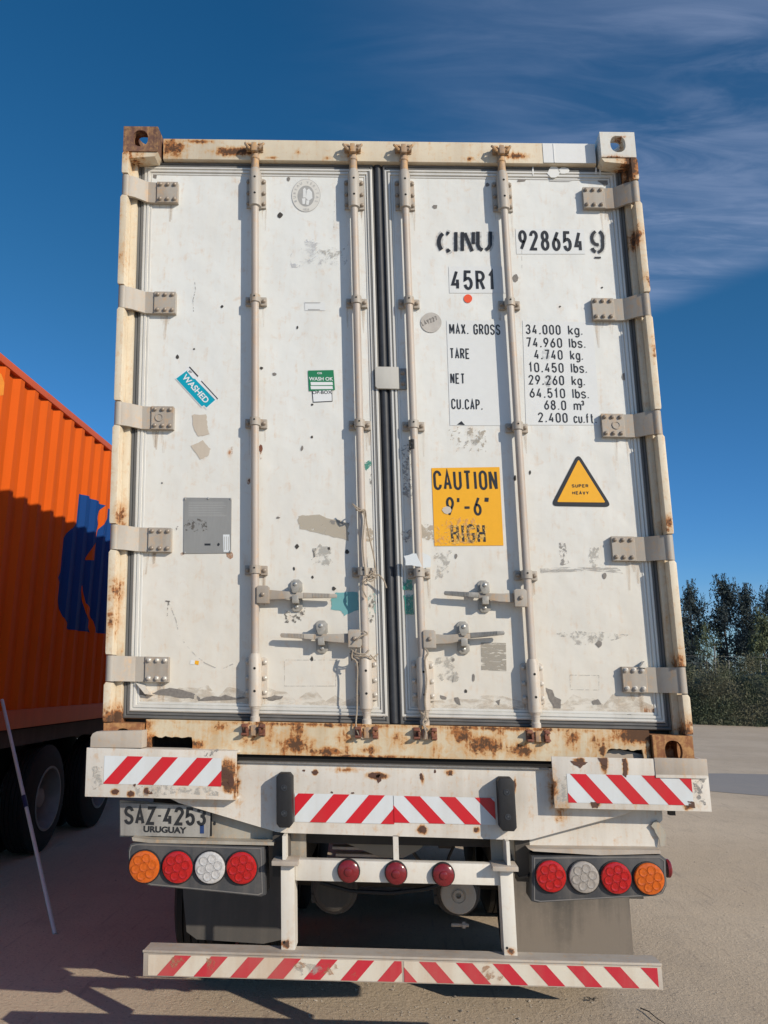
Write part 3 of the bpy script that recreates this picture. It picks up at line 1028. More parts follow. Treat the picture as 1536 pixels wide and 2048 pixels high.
# header and sill
xh = 1.045
b = MB(); b.prism([(-xh, 4.040), (xh, 4.040), (xh, 4.150), (-xh, 4.150)], .055, .17, .006)
b.build('header', M['header'], BX)
xa, za = P(1085, 291, .0535); xb, zb = P(1206, 294, .0535)
b = MB(); b.box(xa, 1.0435, .0525, .0547, 4.0435, 4.1465); b.build('repainted_patch', M['repaint'], BX)
x1_, z1_ = P(1106, 291, .052)
b = MB(); b.box(x1_, x1_ + .004, .0505, .0524, 4.045, 4.145); b.build('patch_edge', M['repaint'], BX)
# white paint drips running over the top gasket
for px, l, w_ in ((1066, 18, 3), (1108, 22, 26), (1128, 12, 20), (1192, 14, 3), (1200, 18, 3)):
    x, z = P(px, 338, .09)
    polyp('paint_drip', blob(px, 338 + l * .25, w_ * .5, l * .55, 9, .2), .0785, M['repaint'], BX)

# sill with the two fork pocket openings cut through its front plate
def sill_piece(x0, x1, z0, z1):
    mb.box(x0, x1, .02, .035, z0, z1)


mb = MB()
ho = [P(302, 1470, .02), P(385, 1494, .02)]
hl0, hl1, hz0, hz1 = ho[0][0], ho[1][0], ho[1][1], ho[0][1] - .004
ho2 = [P(1207, 1497, .02), P(1288, 1517, .02)]
hr0, hr1 = ho2[0][0], ho2[1][0]
hz0 = Z0 + .012
hz1l, hz1r = P(340, 1474, .02)[1], P(1240, 1499, .02)[1]


def jag(xa, xb, z, n=10, amp=.004):
    return [(xa + (xb - xa) * i / n, z + random.uniform(-amp, amp)) for i in range(n + 1)]


outl = [(-1.05, 1.275), (hl0, 1.275)] + [(hl0 + .002, 1.30), (hl0, 1.33)] + jag(hl0 + .004, hl1 - .004, hz1l, 12) + [(hl1, 1.32), (hl1, 1.275), (hr0, 1.275), (hr0 + .003, 1.30)] + jag(hr0 + .02, hr1 - .004, hz1r, 12) + [(hr1, 1.30), (hr1, 1.275), (1.05, 1.275), (1.05, 1.407), (-1.05, 1.407)]
mb.prism(outl, .02, .034)
mb.box(-1.05, 1.05, .0345, .17, 1.393, 1.405)
mb.build('door_sill', M['sill'], BX)
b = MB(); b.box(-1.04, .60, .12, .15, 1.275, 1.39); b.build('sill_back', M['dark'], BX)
b = MB(); b.prism([P(1206, 1516, .05), P(1206, 1504, .05), P(1232, 1498, .05), P(1286, 1509, .05), P(1286, 1518, .05)], .05, .075)
b.build('pocket_plate', paint('sandy_plate', (0.45, 0.38, 0.31), grime=.4, rough=.8), BX)
b = MB(); b.box(.80, 1.04, .12, .15, 1.275, 1.39); b.build('sill_back', M['under'], BX)

# corner posts
for s in (-1, 1):
    b = MB(); b.box(s * 1.215, s * 1.167, .06, .18, Z0 + .115, ZT - .12, .002); b.build('corner_post', M['cream'], BX)
HZ = [(3.816, 3.922), (3.248, 3.354), (2.686, 2.793), (2.124, 2.231), (1.561, 1.667)]
edges = [4.045] + [v for a, c in HZ for v in (c, a)] + [Z0 + .12]
for s in (-1, 1):
    for i in range(0, len(edges), 2):
        zt_, zb_ = edges[i] - .004, edges[i + 1] + .004
        j = .004 * ((i // 2) % 2)
        b = MB()
        o = 1.224 + j * .5
        pts = [(s * (o - .030), zb_), (s * (o - .002), zb_ + .001), (s * o, zb_ + .01), (s * o, zt_ - .012), (s * (o - .008), zt_), (s * (o - .032), zt_ - .003)]
        b.prism(pts, -.004, .058, .003)
        b.build('post_flange', M['cream'], BX)

# corner castings, each a hollow block with its three holes
def casting(sx, zlow, ylow, mat, name='corner_casting', holes=True, oy=-.002):
    """sx side, box .162 wide .178 deep .118 high"""
    x0 = 1.221 * sx
    mb = MB()
    u = (-sx, 0, 0)
    H, Wd, Dp, th = .132, .165, .178, .028
    y0 = ylow + oy
    mb.holed((x0, y0, zlow), u, (0, 0, 1), (0, 1, 0), Wd, H, Wd * .50, H * .52, .036, .043, th, 2.4)
    # outer side plate
    mb.holed((x0, y0 + th, zlow), (0, 1, 0), (0, 0, 1), u, Dp - th, H, (Dp - th) * .42, H * .52, .034, .044, th, 2.4)
    # top / bottom plate with oval hole
    zt_ = zlow + H
    if zlow > 2:
        mb.holed((x0 - sx * th, y0 + th, zt_ - th), (-sx, 0, 0), (0, 1, 0), (0, 0, 1), Wd - th, Dp - th, (Wd - th) * .45, (Dp - th) * .45, .042, .052, th, 2.2)
        mb.box(x0 - sx * th, x0 - sx * Wd, y0 + th, y0 + Dp, zlow, zlow + .012)
    else:
        mb.holed((x0 - sx * th, y0 + th, zlow), (-sx, 0, 0), (0, 1, 0), (0, 0, 1), Wd - th, Dp - th, (Wd - th) * .45, (Dp - th) * .45, .042, .052, th, 2.2)
        mb.box(x0 - sx * th, x0 - sx * Wd, y0 + th, y0 + Dp, zt_ - .012, zt_)
    mb.box(x0 - sx * (Wd - .008), x0 - sx * Wd, y0 + th, y0 + Dp, zlow + .012, zt_ - th)
    return mb.build(name, mat, BX, sharp=25)


ZC = ZT - .125
o = casting(-1, ZC, 0, M['rustcast']); o['label'] = 'dark rusted corner casting'
o = casting(1, ZC, 0, M['whitecast']); o['label'] = 'white painted corner casting'
casting(-1, Z0 - .012, 0, M['rustorange'])
casting(1, Z0 - .012, 0, M['rustorange'])
for s in (-1, 1):
    for zl in (Z0 - .012, ZC):
        b = MB(); b.box(s * 1.219, s * 1.06, LEN - .178, LEN, zl, zl + .12, .006); b.build('front_casting', M['cream'], BX)
# pads under the bevel of the top castings, and brackets inside
for s, m_ in ((-1, 'cream'), (1, 'cream')):
    b = MB()
    b.prism([(s * 1.215, ZC), (s * 1.055, ZC), (s * 1.07, ZC - .022), (s * 1.215, ZC - .035)], .004, .17)
    b.build('casting_gusset', M[m_], BX)

# ---- doors
DOORS = []
for s in (-1, 1):
    xo, xi = (-1.168, -.030) if s < 0 else (.018, 1.168)
    d = MB()
    d.box(xo + .03, xi - .03, YD, .16, 1.47, 3.992)
    door = d.build('door', M['door'], BX)
    DOORS.append(door)
    # aluminium edge trim
    f = MB()
    f.frame(xo + .026, xi - (.004 if s < 0 else .026) if s < 0 else xi - .026, 1.436, 4.016, [(0, .13), (0, .083), (.005, .079), (.012, .079), (.0135, .087), (.0165, .087), (.018, .081), (.028, .081), (.031, .0895)]) if s < 0 else \
        f.frame(xo + .004, xi - .026, 1.436, 4.016, [(0, .13), (0, .083), (.005, .079), (.012, .079), (.0135, .087), (.0165, .087), (.018, .081), (.028, .081), (.031, .0895)])
    f.build('edge_trim', M['alu'], door)
    # second step of trim
    f = MB()
    xl, xr = (xo + .030, xi - .008) if s < 0 else (xo + .008, xi - .030)
    f.frame(xl, xr, 1.44, 4.012, [(.027, .0893), (.029, .0868), (.036, .0868), (.038, .0893)])
    f.build('inner_trim', M['alu'], door)
    # gasket
    g_ = MB()
    g_.frame(xo - .004, xi + .002, 1.403, 4.043, [(0, .125), (.001, .092), (.006, .082), (.013, .080), (.017, .087), (.021, .081), (.028, .080), (.031, .090), (.034, .128)])
    g_.build('gasket', M['gasket'], door)
b = MB()
b.prism([(-.038, 1.408), (.0, 1.406), (.024, 1.408), (.024, 4.045), (-.038, 4.045)], .097, .15)
b.build('centre_gasket', M['gasketdark'], BX)
b = MB(); b.cyl((-.008, .098, 1.41), (-.008, .098, 4.04), .018, n=12); b.build('gasket_lip', M['gasketdark'], BX)
b = MB(); b.box(-1.17, 1.17, .13, .18, 1.39, 4.06); b.build('door_recess', M['under'], BX)
DL, DR = DOORS

# ---- bolts (one mesh, shared)
def bolt_mesh(r, h, mat, nm='bolt'):
    mb = MB(False)
    mb.lathe((0, 0, 0), (0, -1, 0), [(0, r * 1.25), (.002, r * 1.25), (.0025, r), (h * .75, r * .92), (h, r * .45)], 8)
    me = bpy.data.meshes.new(nm)
    bmesh.ops.recalc_face_normals(mb.bm, faces=mb.bm.faces[:])
    mb.bm.to_mesh(me); mb.bm.free()
    me.materials.append(mat)
    me.polygons.foreach_set('use_smooth', [True] * len(me.polygons))
    me.set_sharp_from_angle(angle=.6)
    return me


BOLT, BOLTB, RIV = bolt_mesh(.0085, .012, M['bolt']), bolt_mesh(.0090, .012, M['boltbright']), bolt_mesh(.0075, .006, M['steelbright'])


def bolt(x, y, z, parent, me=None, name='bolt', lean=True):
    return link(name, me or BOLT, (SH(x, z) if lean else x, y, z), parent)


# ---- hinges
for s in (-1, 1):
    for i, (za, zb) in enumerate(HZ):
        h = MB()
        xs = [s * 1.208, s * 1.168, s * 1.075, s * .972]
        # blade: a bent strap
        prof = [(xs[0], .006), (xs[1], .022), (s * 1.115, .066), (xs[2], .070), (xs[2] - s * .004, .062), (xs[3], .062), (xs[3], .0885), (xs[2], .0885), (s * 1.12, .0805), (xs[1], .036), (xs[0], .030)]
        v0 = [h.bm.verts.new((x, y, za)) for x, y in prof]
        v1 = [h.bm.verts.new((x, y, zb)) for x, y in prof]
        n = len(prof)
        h.bm.faces.new(v0); h.bm.faces.new(v1[::-1])
        for k in range(n):
            h.bm.faces.new((v0[k], v0[(k + 1) % n], v1[(k + 1) % n], v1[k]))
        hi_ = h.build('hinge', M['hinge'], BX, sharp=20)
        k_ = MB(); k_.cyl((s * 1.207, .022, za - .001), (s * 1.207, .022, zb + .001), .0195, n=14)
        k_.build('knuckle', M['hinge'], hi_)
        zm = (za + zb) / 2
        for cx in (1.055, 1.02, .986):
            for dz in (-.038, .038):
                bolt(s * cx, .0615, zm + dz, hi_, BOLTB if i == 4 else BOLT)
        if i == 2:
            k_ = MB(); k_.lathe((s * 1.035, .062, zm), (0, -1, 0), [(0, .019), (.004, .019), (.004, .014), (.0015, .013)], 18)
            k_.build('round_boss', M['hinge'], hi_)

# ---- locking bars
BARS = [(-.596, 0), (-.124, 1), (.120, 2), (.588, 3)]
YR = .046
for xr, bi in BARS:
    r_ = MB(); r_.cyl((xr, YR, 1.45), (xr, YR, 3.80), .0175, n=18)
    bar = r_.build('locking_bar', M['rod'], BX)
    for top in (1, 0):
        # housing: base plate, half-round cover, neck
        za, zb = (3.80, 3.955) if top else (1.505, 1.675)
        pw = .047
        mat = M['housing'] if top else M['housinglow']
        p_ = MB(); p_.prism([(xr - pw, za), (xr + pw, za), (xr + pw, zb - .006), (xr + pw - .01, zb), (xr - pw + .01, zb), (xr - pw, zb - .006)], .079, .0895, .002)
        pl = p_.build('housing_plate', mat, bar)
        c_ = MB()
        ca, cb = (3.785, 3.985) if top else (1.465, 1.690)
        prof = [(0, .020), (.004, .027), (cb - ca - .018, .027), (cb - ca, .020)]
        c_.lathe((xr, YR, ca), (0, 0, 1), prof, 20)
        c_.box(xr - .026, xr + .026, YR, .085, ca + .012, cb - .016)
        c_.build('housing_cover', mat, bar)
        n_ = MB()
        if top:
            n_.lathe((xr, YR, 3.982), (0, 0, 1), [(0, .019), (.01, .021), (.016, .019), (.05, .018), (.055, .022), (.065, .02), (.085, .016)], 16)
        else:
            n_.lathe((xr, YR, 1.405), (0, 0, 1), [(0, .020), (.02, .020), (.024, .016), (.05, .017), (.06, .023), (.07, .021)], 16)
        n_.build('bar_end', M['cam'] if top else M['housinglow'], bar)
        for dz in (.02, .075, .135):
            for sx in (-1, 1):
                bolt(xr + sx * .0375, .0785, za + dz * (1 if top else 1.1), bar, BOLT if top else BOLTB)
        for dz in (.3, .72):
            h_ = MB(); h_.cyl((xr + .002, YR - .0275, ca + (cb - ca) * dz), (xr + .002, YR - .0255, ca + (cb - ca) * dz), .0055, n=8)
            h_.build('grease_hole', M['dark'], bar)
        # cam and keepers
        zc = 4.083 if top else 1.375
        yc = .030
        m_ = MB()
        m_.box(xr - .016, xr + .016, yc - .018, .050, zc - .018, zc + .012, .005)
        for sx in (-1, 1):
            pts = [(xr + sx * .010, yc - .004, zc - .006), (xr + sx * .026, yc - .016, zc + (-.004 if top else .010)), (xr + sx * .040, yc - .018, zc + (.012 if top else .012)), (xr + sx * .044, yc - .006, zc + (.024 if top else -.004)), (xr + sx * .034, yc + .004, zc + (.026 if top else -.016))]
            m_.tube(pts, .0075, 7, .006)
        m_.box(xr - .012, xr + .012, yc - .026, yc - .014, zc - .024, zc + .02, .004)
        m_.build('cam', M['cam'], bar)
        for sx in (-1, 1):
            k_ = MB()
            yb0 = .0545 if top else .0195
            wx = .014 if sx < 0 else .012
            cx = xr + sx * (.027 if top else .036)
            z0k, z1k = zc + (.0 if top else -.022), zc + (.026 if top else .020)
            k_.box(cx - wx, cx + wx, yb0 - .006, yb0, z0k - .004, z1k + .004, .002)
            k_.prism([(cx - wx, z0k), (cx + wx, z0k + .003), (cx + wx - .002, z0k + .010), (cx - wx + .002, z0k + .009)], yb0 - .036, yb0 - .0062, .002)
            k_.prism([(cx - wx, z1k - .008), (cx + wx, z1k - .010), (cx + wx - .003, z1k), (cx - wx + .004, z1k + .001)], yb0 - .034, yb0 - .0062, .002)
            k_.prism([(cx - sx * wx, z0k + .0105), (cx - sx * (wx - .008), z0k + .0105), (cx - sx * (wx - .009), z1k - .0105), (cx - sx * wx, z1k - .0105)], yb0 - .030, yb0 - .0062, .002)
            k_.build('keeper', M['cam'] if top else M['keeper'], bar)
    for zb in (3.317, 2.722, 2.051):
        k_ = MB()
        k_.box(xr - .050, xr - .020, .072, .0892, zb - .021, zb + .021, .003)
        k_.box(xr + .020, xr + .050, .072, .0892, zb - .021, zb + .021, .003)
        k_.box(xr - .0235, xr + .0235, YR - .005, .0885, zb - .017, zb + .017, .002)
        k_.cyl((xr, YR, zb - .018), (xr, YR, zb + .018), .0235, n=18)
        br = k_.build('bearing_bracket', M['hinge'], bar)
        for sx in (-1, 1):
            bolt(xr + sx * .037, .0715, zb, bar)
        h_ = MB(); h_.cyl((xr, YR - .0248, zb + .005), (xr, YR - .0228, zb + .005), .004, n=8); h_.build('grease_hole', M['dark'], bar)
    # handle
    hp = {0: ((526, 1189), (672, 1191), (592, 1189)), 1: ((709, 1277), (561, 1270), (643, 1272)), 2: ((859, 1278), (1009, 1265), (927, 1274)), 3: ((1041, 1196), (890, 1185), (969, 1191))}[bi]
    YH = .030
    hx, hz = P(*hp[0], YH)
    k_ = MB()
    k_.prism([(hx - .027, hz - .038), (hx + .027, hz - .038), (hx + .027, hz + .032), (hx + .020, hz + .038), (hx - .020, hz + .038), (hx - .027, hz + .032)], .020, .044, .004)
    k_.box(min(hx, xr), max(hx, xr), .034, .055, hz - .03, hz + .03, .003)
    k_.build('handle_hub', M['hinge'], bar)
    bolt(hx, .020, hz, bar)
    ex, ez = P(*hp[1], .022)
    sg = 1 if ex > hx else -1
    k_ = MB()
    mx = hx + (ex - hx) * .55
    mz = hz + (ez - hz) * .55
    k_.prism([(hx + sg * .02, hz - .020), (hx + sg * .02, hz + .022), (hx + sg * .08, hz + .018), (mx, mz + .011), (mx, mz - .013), (hx + sg * .09, hz - .016)], .038, .050, .002)
    ha = k_.build('handle', M['hinge'], bar)
    k_ = MB()
    dv = Vector((ex - mx, 0, ez - mz))
    up = Vector((-dv.z, 0, dv.x)).normalized() * (1 if dv.x > 0 else -1)
    m0, m1 = Vector((mx, 0, mz)), Vector((ex, 0, ez))
    q_ = [m0 - up * .012, m1 - up * .0085, m1 + dv.normalized() * .004, m1 + up * .0085, m0 + up * .012]
    k_.prism([(v.x, v.z) for v in q_], .037, .050, .003)
    for q in range(12):
        c_ = m0.lerp(m1, .30 + q * .045)
        e_ = dv.normalized() * .0016
        k_.prism([((c_ - e_ - up * .0095).x, (c_ - e_ - up * .0095).z), ((c_ + e_ - up * .0095).x, (c_ + e_ - up * .0095).z), ((c_ + e_ + up * .0095).x, (c_ + e_ + up * .0095).z), ((c_ - e_ + up * .0095).x, (c_ - e_ + up * .0095).z)], .0348, .0375)
    k_.build('handle_grip', M['steel'] if bi >= 2 else M['hinge'], bar)
    # catch on the door: two plates with rivets and a latch
    cx, cz = P(*hp[2], .06)
    k_ = MB()
    for (z_a, z_b, wv) in ((.004, .068, .026), (-.072, -.004, .026)):
        r0 = .014
        k_.prism([(cx - wv + r0, cz + z_a), (cx + wv - r0, cz + z_a), (cx + wv, cz + z_a + r0), (cx + wv, cz + z_b - r0), (cx + wv - r0, cz + z_b), (cx - wv + r0, cz + z_b), (cx - wv, cz + z_b - r0), (cx - wv, cz + z_a + r0)], .078, .0893, .002)
    ca = k_.build('handle_catch', M['catch'], BX)
    k_ = MB()
    k_.prism([(cx - .018, cz + .056), (cx + .018, cz + .056), (cx + .020, cz + .030), (cx + .008, cz + .004), (cx - .010, cz + .004), (cx - .020, cz + .028)], .028, .033, .0015)
    k_.box(cx - .016, cx + .016, .033, .079, cz + .036, cz + .050, .003)
    k_.build('catch_flap', M['catch'], ca)
    k_ = MB()
    k_.box(cx - .014, cx + .014, .030, .079, cz - .040, cz - .022, .003)
    k_.box(cx - .014, cx + .014, .026, .032, cz - .040, cz - .006, .003)
    k_.build('catch_hook', M['catch'], ca)
    bolt(cx, .028, cz + .042, ca, RIV, 'rivet')
    bolt(cx, .0775, cz - .052, ca, RIV, 'rivet')

# overlap tab on the middle of the doors
xa, za = P(751, 778, .075); xb, zb = P(797, 735, .075); xc, _ = P(813, 735, .075)
b = MB(); b.prism([(xa + .01, za), (xb, za), (xb, zb), (xa + .01, zb), (xa, zb - .01), (xa, za + .01)], .066, .078, .002)
tab = b.build('overlap_plate', M['steelbright'], BX)
tab.data.materials[0] = paint('tab_paint', (.53, .52, .48), dirt=(.38, .36, .32), grime=.4, rough=.45)
b = MB(); b.box(xb - .002, xc, .0785, .0885, za + .002, zb - .002, .002); b.build('tab_foot', M['steel'], tab)
for pz in (.27, .75):
    bolt((xb + xc) / 2, .078, za + (zb - za) * pz, tab)

# ---- lettering on the right door
YL, YB = .0868, .0882
polyp('letter_backing', [(893, 641), (1026, 641), (1037, 851), (900, 851)], YB, M['letterbg'], DR)
polyp('letter_backing', [(1045, 641), (1186, 645), (1200, 850), (1052, 850)], YB, M['letterbg'], DR)
polyp('letter_backing', [(1031, 458), (1168, 458), (1171, 508), (1033, 508)], YB, M['letterbg'], DR)
polyp('letter_backing', [(897, 533), (1013, 533), (1015, 586), (899, 586)], YB, M['letterbg'], DR)


def row(txt, p0, p1, hpx, sw=.13, g_=.3, name='lettering'):
    return text_px(name, txt, p0, p1, hpx, YL, M['black'], DR, sw, g_)


row('928654', (1038, 500), (1167, 503), 40, .135, .30)
row('45R1', (903, 579), (991, 581), 39, .135, .32)
row('MAX. GROSS', (899, 668), (1001, 670), 21, .118, .26)
row('TARE', (900, 717), (940, 718), 21, .118, .22)
row('NET', (901, 767), (930, 768), 21, .118, .24)
row('CU.CAP.', (903, 818), (966, 820), 21, .118, .24)
for txt, a, c, t in (('34,000', 1052, 1122, 668), ('74,960', 1053, 1125, 694), ('4,740', 1069, 1126, 718), ('10,450', 1058, 1128, 744), ('29,260', 1058, 1129, 769), ('64,510', 1060, 1131, 795), ('68.0', 1089, 1133, 819), ('2,400', 1077, 1136, 844)):
    row(txt, (a, t), (c, t + 1.5), 19.5, .125, .36)
for txt, a, c, t in (('kg.', 1137, 1166, 669.5), ('lbs.', 1138, 1172, 695.5), ('kg.', 1141, 1167, 719.5), ('lbs.', 1142, 1175, 745.5), ('kg.', 1144, 1171, 770.5), ('lbs.', 1145, 1179, 796.5), ('m', 1148, 1163, 820.5), ('cu.ft.', 1148, 1194, 846)):
    row(txt, (a, t), (c, t + .6), 19.5, .12, .22)
row('3', (1163, 811), (1169, 811), 10, .2, .2)
# over-sprayed digits
for (x_, y_) in ((1092, 708), (1096, 760)):
    polyp('overspray', blob(x_, y_, 8, 14, 10, .15), .0864, M['spray'], DR)
# stencilled owner code and check digit, blurred by overspray
def stencil(strokes, x0, y0, w, h, wpx, sl=0):
    k = P(x0 + wpx, y0, YL)[0] - P(x0, y0, YL)[0]
    mb = MB()
    mh = MB()
    for i, stt in enumerate(strokes):
        pts = [P(x0 + p[0] * w, y0 - p[1] * h, YL) for p in stt]
        ribbon(mb, pts, k, lambda v, i=i: (v[0], YL - .0002 * (i % 2), v[1]))
        ribbon(mh, pts, k * 2.1, lambda v, i=i: (v[0], .0876 - .0002 * (i % 2), v[1]))
    o1 = mb.build('stencilled_lettering', M['black'], DR)
    mh.build('overspray', M['spray'], DR)
    return o1


stencil([_arc(.5, .5, .5, .5, 112, 205, 9) + _arc(.5, .5, .5, .5, 205, 236, 4), _arc(.55, .5, .45, .5, 62, 88, 4), _arc(.55, .5, .45, .5, 274, 305, 4)], 878, 502, 26, 36, 7.5)
stencil([[(0, 1), (0, 0)]], 912, 502, 10, 38, 6.5)
stencil([[(0, 1), (0, .02)], [(.22, .95), (.90, .0)], [(1.0, 1), (1.0, .38)]], 925, 502, 22, 38, 6.5)
stencil([[(0, 1), (0, .28), (.12, .1), (.36, .0)], [(.95, 1), (.95, .3), (.8, .1), (.6, .02)]], 956, 500, 26, 37, 7)
stencil([_arc(.5, .68, .5, .32, 110, 285, 12), _arc(.5, .68, .5, .32, 70, -20, 6) + [(1.0, .4)] + _arc(.5, .3, .5, .3, 0, -85, 6), _arc(.5, .3, .5, .3, -105, -160, 4)], 1184, 504, 22, 42, 6)
stencil([[(0, 0), (1, 0)]], 1189, 515, 13, 5, 3)
polyp('triangle_mark', [(914, 849), (923, 842), (930, 850)], YL, M['black'], DR)
# orange dot, worn round sticker
polyp('orange_dot', [(936 + 8.5 * math.cos(a * .35), 597 + 8.5 * math.sin(a * .35)) for a in range(18)], YL, M['orangered'], DR)
o = polyp('round_sticker', [(862 + 21 * math.cos(a * .2513), 645 + 20 * math.sin(a * .2513)) for a in range(25)], YL, M['roundgrey'], DR)
text_px('sticker_lettering', 'LAV227', (845, 652), (876, 640), 9, .0862, M['chipgrey'], DR, .18)

# caution label
cp = [(863, 936), (999, 934), (1007, 1091), (869, 1092)]
ca = polyp('caution_label', cp, YB - .0004, M['yellow'], BX)
text_px('lettering', 'CAUTION', (868, 980), (996, 980), 39, YL, M['black'], ca, .125, .22)
text_px('lettering', "9'-6\"", (894, 1032), (982, 1031), 38, YL, M['black'], ca, .125, .3)
text_px('lettering', 'HIGH', (903, 1086), (972, 1086), 38, YL, M['black'], ca, .13, .26)
polyp('torn_patch', blob(894, 1020, 10, 8, 8, .2), .0858, M['torn'], ca)
polyp('label_wear', ragged([(868, 1050), (905, 1032), (950, 1040), (965, 1075), (940, 1090), (872, 1090)], 4), .0860, scuff('label_scrape', (.66, .42, .20), .50, .60, 60, .5), ca)
polyp('label_wear', ragged([(900, 1046), (976, 1050), (972, 1086), (902, 1086)], 3), .0856, scuff('scratch_yellow', (.80, .50, .12), .52, .58, 70, .8), ca)

# triangle label
def rtri(pts, r, n=5):
    out = []
    for i in range(3):
        p, a, c = Vector(pts[i]), Vector(pts[i - 1]), Vector(pts[(i + 1) % 3])
        d1, d2 = (a - p).normalized(), (c - p).normalized()
        s0, s1 = p + d1 * r * 1.6, p + d2 * r * 1.6
        for k in range(n + 1):
            t = k / n
            out.append(tuple((1 - t) ** 2 * s0 + 2 * t * (1 - t) * p + t * t * s1))
    return out


o = polyp('triangle_label', rtri([(1156, 906), (1224, 1014), (1101, 1012)], 9), YB - .0004, M['black'], BX)
polyp('yellow_field', rtri([(1157, 919), (1211, 1005), (1114, 1004)], 2.2), YL, M['yellow'], o)
text_px('lettering', 'SUPER', (1144, 975), (1177, 975), 6.5, .0860, M['black'], o, .2, .3)
text_px('lettering', 'HEAVY', (1145, 989), (1178, 989), 6.5, .0860, M['black'], o, .2, .3)

# washed sticker, turned down to the right
def ang(p, q, Y):
    a, c = P(*p, Y), P(*q, Y)
    return math.atan2(c[1] - a[1], c[0] - a[0])


o = polyp('washed_sticker', [(379, 732), (437, 798), (413, 819), (407, 813), (404, 816), (350, 757)], YB - .0004, M['whitevinyl'], BX)
polyp('teal_field', [(374, 741), (430, 800), (413, 815), (408, 810), (404, 813), (352.5, 757)], YL, M['teal'], o)
for q in ([(379, 735), (395, 752), (392, 758), (386, 757), (374, 743)], [(402, 762), (434, 796), (431, 800), (398, 766)]):
    polyp('white_panel', q, .0864, M['whitevinyl'], o)
polyp('black_strip', [(379.5, 732.8), (397, 752), (395, 754), (378, 735)], .0860, M['black'], o)
polyp('black_strip', [(403, 761), (436, 797), (435, 799), (402, 763)], .0860, M['black'], o)
bar_text('lettering', 'WASHED', .040, (P(391, 778, .0858)[0], .0858, P(391, 778, .0858)[1]), M['whitevinyl'], o, ang((352, 757), (404, 815), .09), 1.0, .0009)
bar_text('lettering', 'ST', .014, (P(380, 744, .0856)[0], .0856, P(380, 744, .0856)[1]), M['black'], o, ang((352, 757), (404, 815), .09), 1.0, .0004)

# wash ok sticker with the op-box label under it
o = polyp('op_box_label', [(623, 776), (664, 774), (665, 803), (626, 805)], YB - .0002, M['black'], BX)
polyp('white_field', [(624.5, 776), (662.8, 774), (663.8, 801.8), (627, 803.5)], .0874, M['whitevinyl'], o)
bar_text('lettering', 'OP-BOX', .022, (P(644, 785, .0868)[0], .0868, P(644, 785, .0868)[1]), M['black'], o, 0.03, 1.1, .0003)
o = polyp('wash_ok_sticker', [(616, 741), (667, 740), (670, 780), (618, 782)], .0868, M['green'], BX)
xx, zz1 = P(642, 758, .0862)
bar_text('lettering', 'WASH OK', .0235, (xx, .0862, zz1), M['whitevinyl'], o, .01, 1.0, .0005)
xx, zz1 = P(639, 746.5, .0862)
bar_text('lettering', 'CIS', .012, (xx, .0862, zz1), M['whitevinyl'], o, .01, 1.3, .0003)
for ty in (764, 772):
    polyp('write_line', [(621, ty), (665, ty), (666, ty + 6), (622, ty + 6.5)], .0862, M['whitevinyl'], o)

# small print label
o = polyp('small_label', [(609, 604), (650, 604), (651, 621), (610, 621)], YB, M['letterbg'], BX)
polyp('print_line', [(610, 604.5), (641, 604.5), (641, 606), (610, 606)], YL, M['sealgrey'], o)
polyp('print_line', [(616, 618), (640, 618), (640, 619.5), (616, 619.5)], YL, M['sealgrey'], o)

# worn round seal: outer ring, letters, inner field with a standing figure
sc_, sr_ = (612, 391), 30
seal = polyp('round_seal', [(sc_[0] + 29 * math.cos(a * 2 * PI / 40), sc_[1] + 33 * math.sin(a * 2 * PI / 40)) for a in range(40)], YB, M['sealgrey'], BX)
polyp('seal_field', [(sc_[0] + 28 * math.cos(a * 2 * PI / 40), sc_[1] + 32 * math.sin(a * 2 * PI / 40)) for a in range(40)], .0877, plain('seal_white', (.66, .65, .61), .5, 0, .03), seal)
polyp('seal_centre', [(sc_[0] + 17 * math.cos(a * 2 * PI / 30), sc_[1] + 21 + -20 + 21 * math.sin(a * 2 * PI / 30)) for a in range(30)], .0872, plain('seal_mid', (.40, .40, .39), .5, 0, .15), seal)
for q in ([(606, 378), (610, 375), (613, 382), (612, 395), (606, 395)], [(612, 382), (618, 377), (624, 384), (625, 396), (617, 402), (612, 396)], [(604, 397), (611, 396), (610, 408), (605, 408)], [(613, 400), (619, 402), (617, 410), (612, 409)]):
    polyp('seal_figure', q, .0867, M['letterbg'], seal)
txts = 'BUREAU VERITAS'
for i, ch in enumerate(txts):
    if ch == ' ':
        continue
    a = math.radians(205 - i * 230 / 13)
    cx, cy = sc_[0] + 22.5 * math.cos(a), sc_[1] - 26.5 * math.sin(a)
    x_, z_ = P(cx, cy, .0867)
    bar_text('seal_letter', ch, .018, (x_, .0867, z_), M['sealgrey'], seal, a - PI / 2)
bar_text('seal_letter', '1828', .016, (P(612, 419, .0867)[0], .0867, P(612, 419, .0867)[1]), M['sealgrey'], seal)

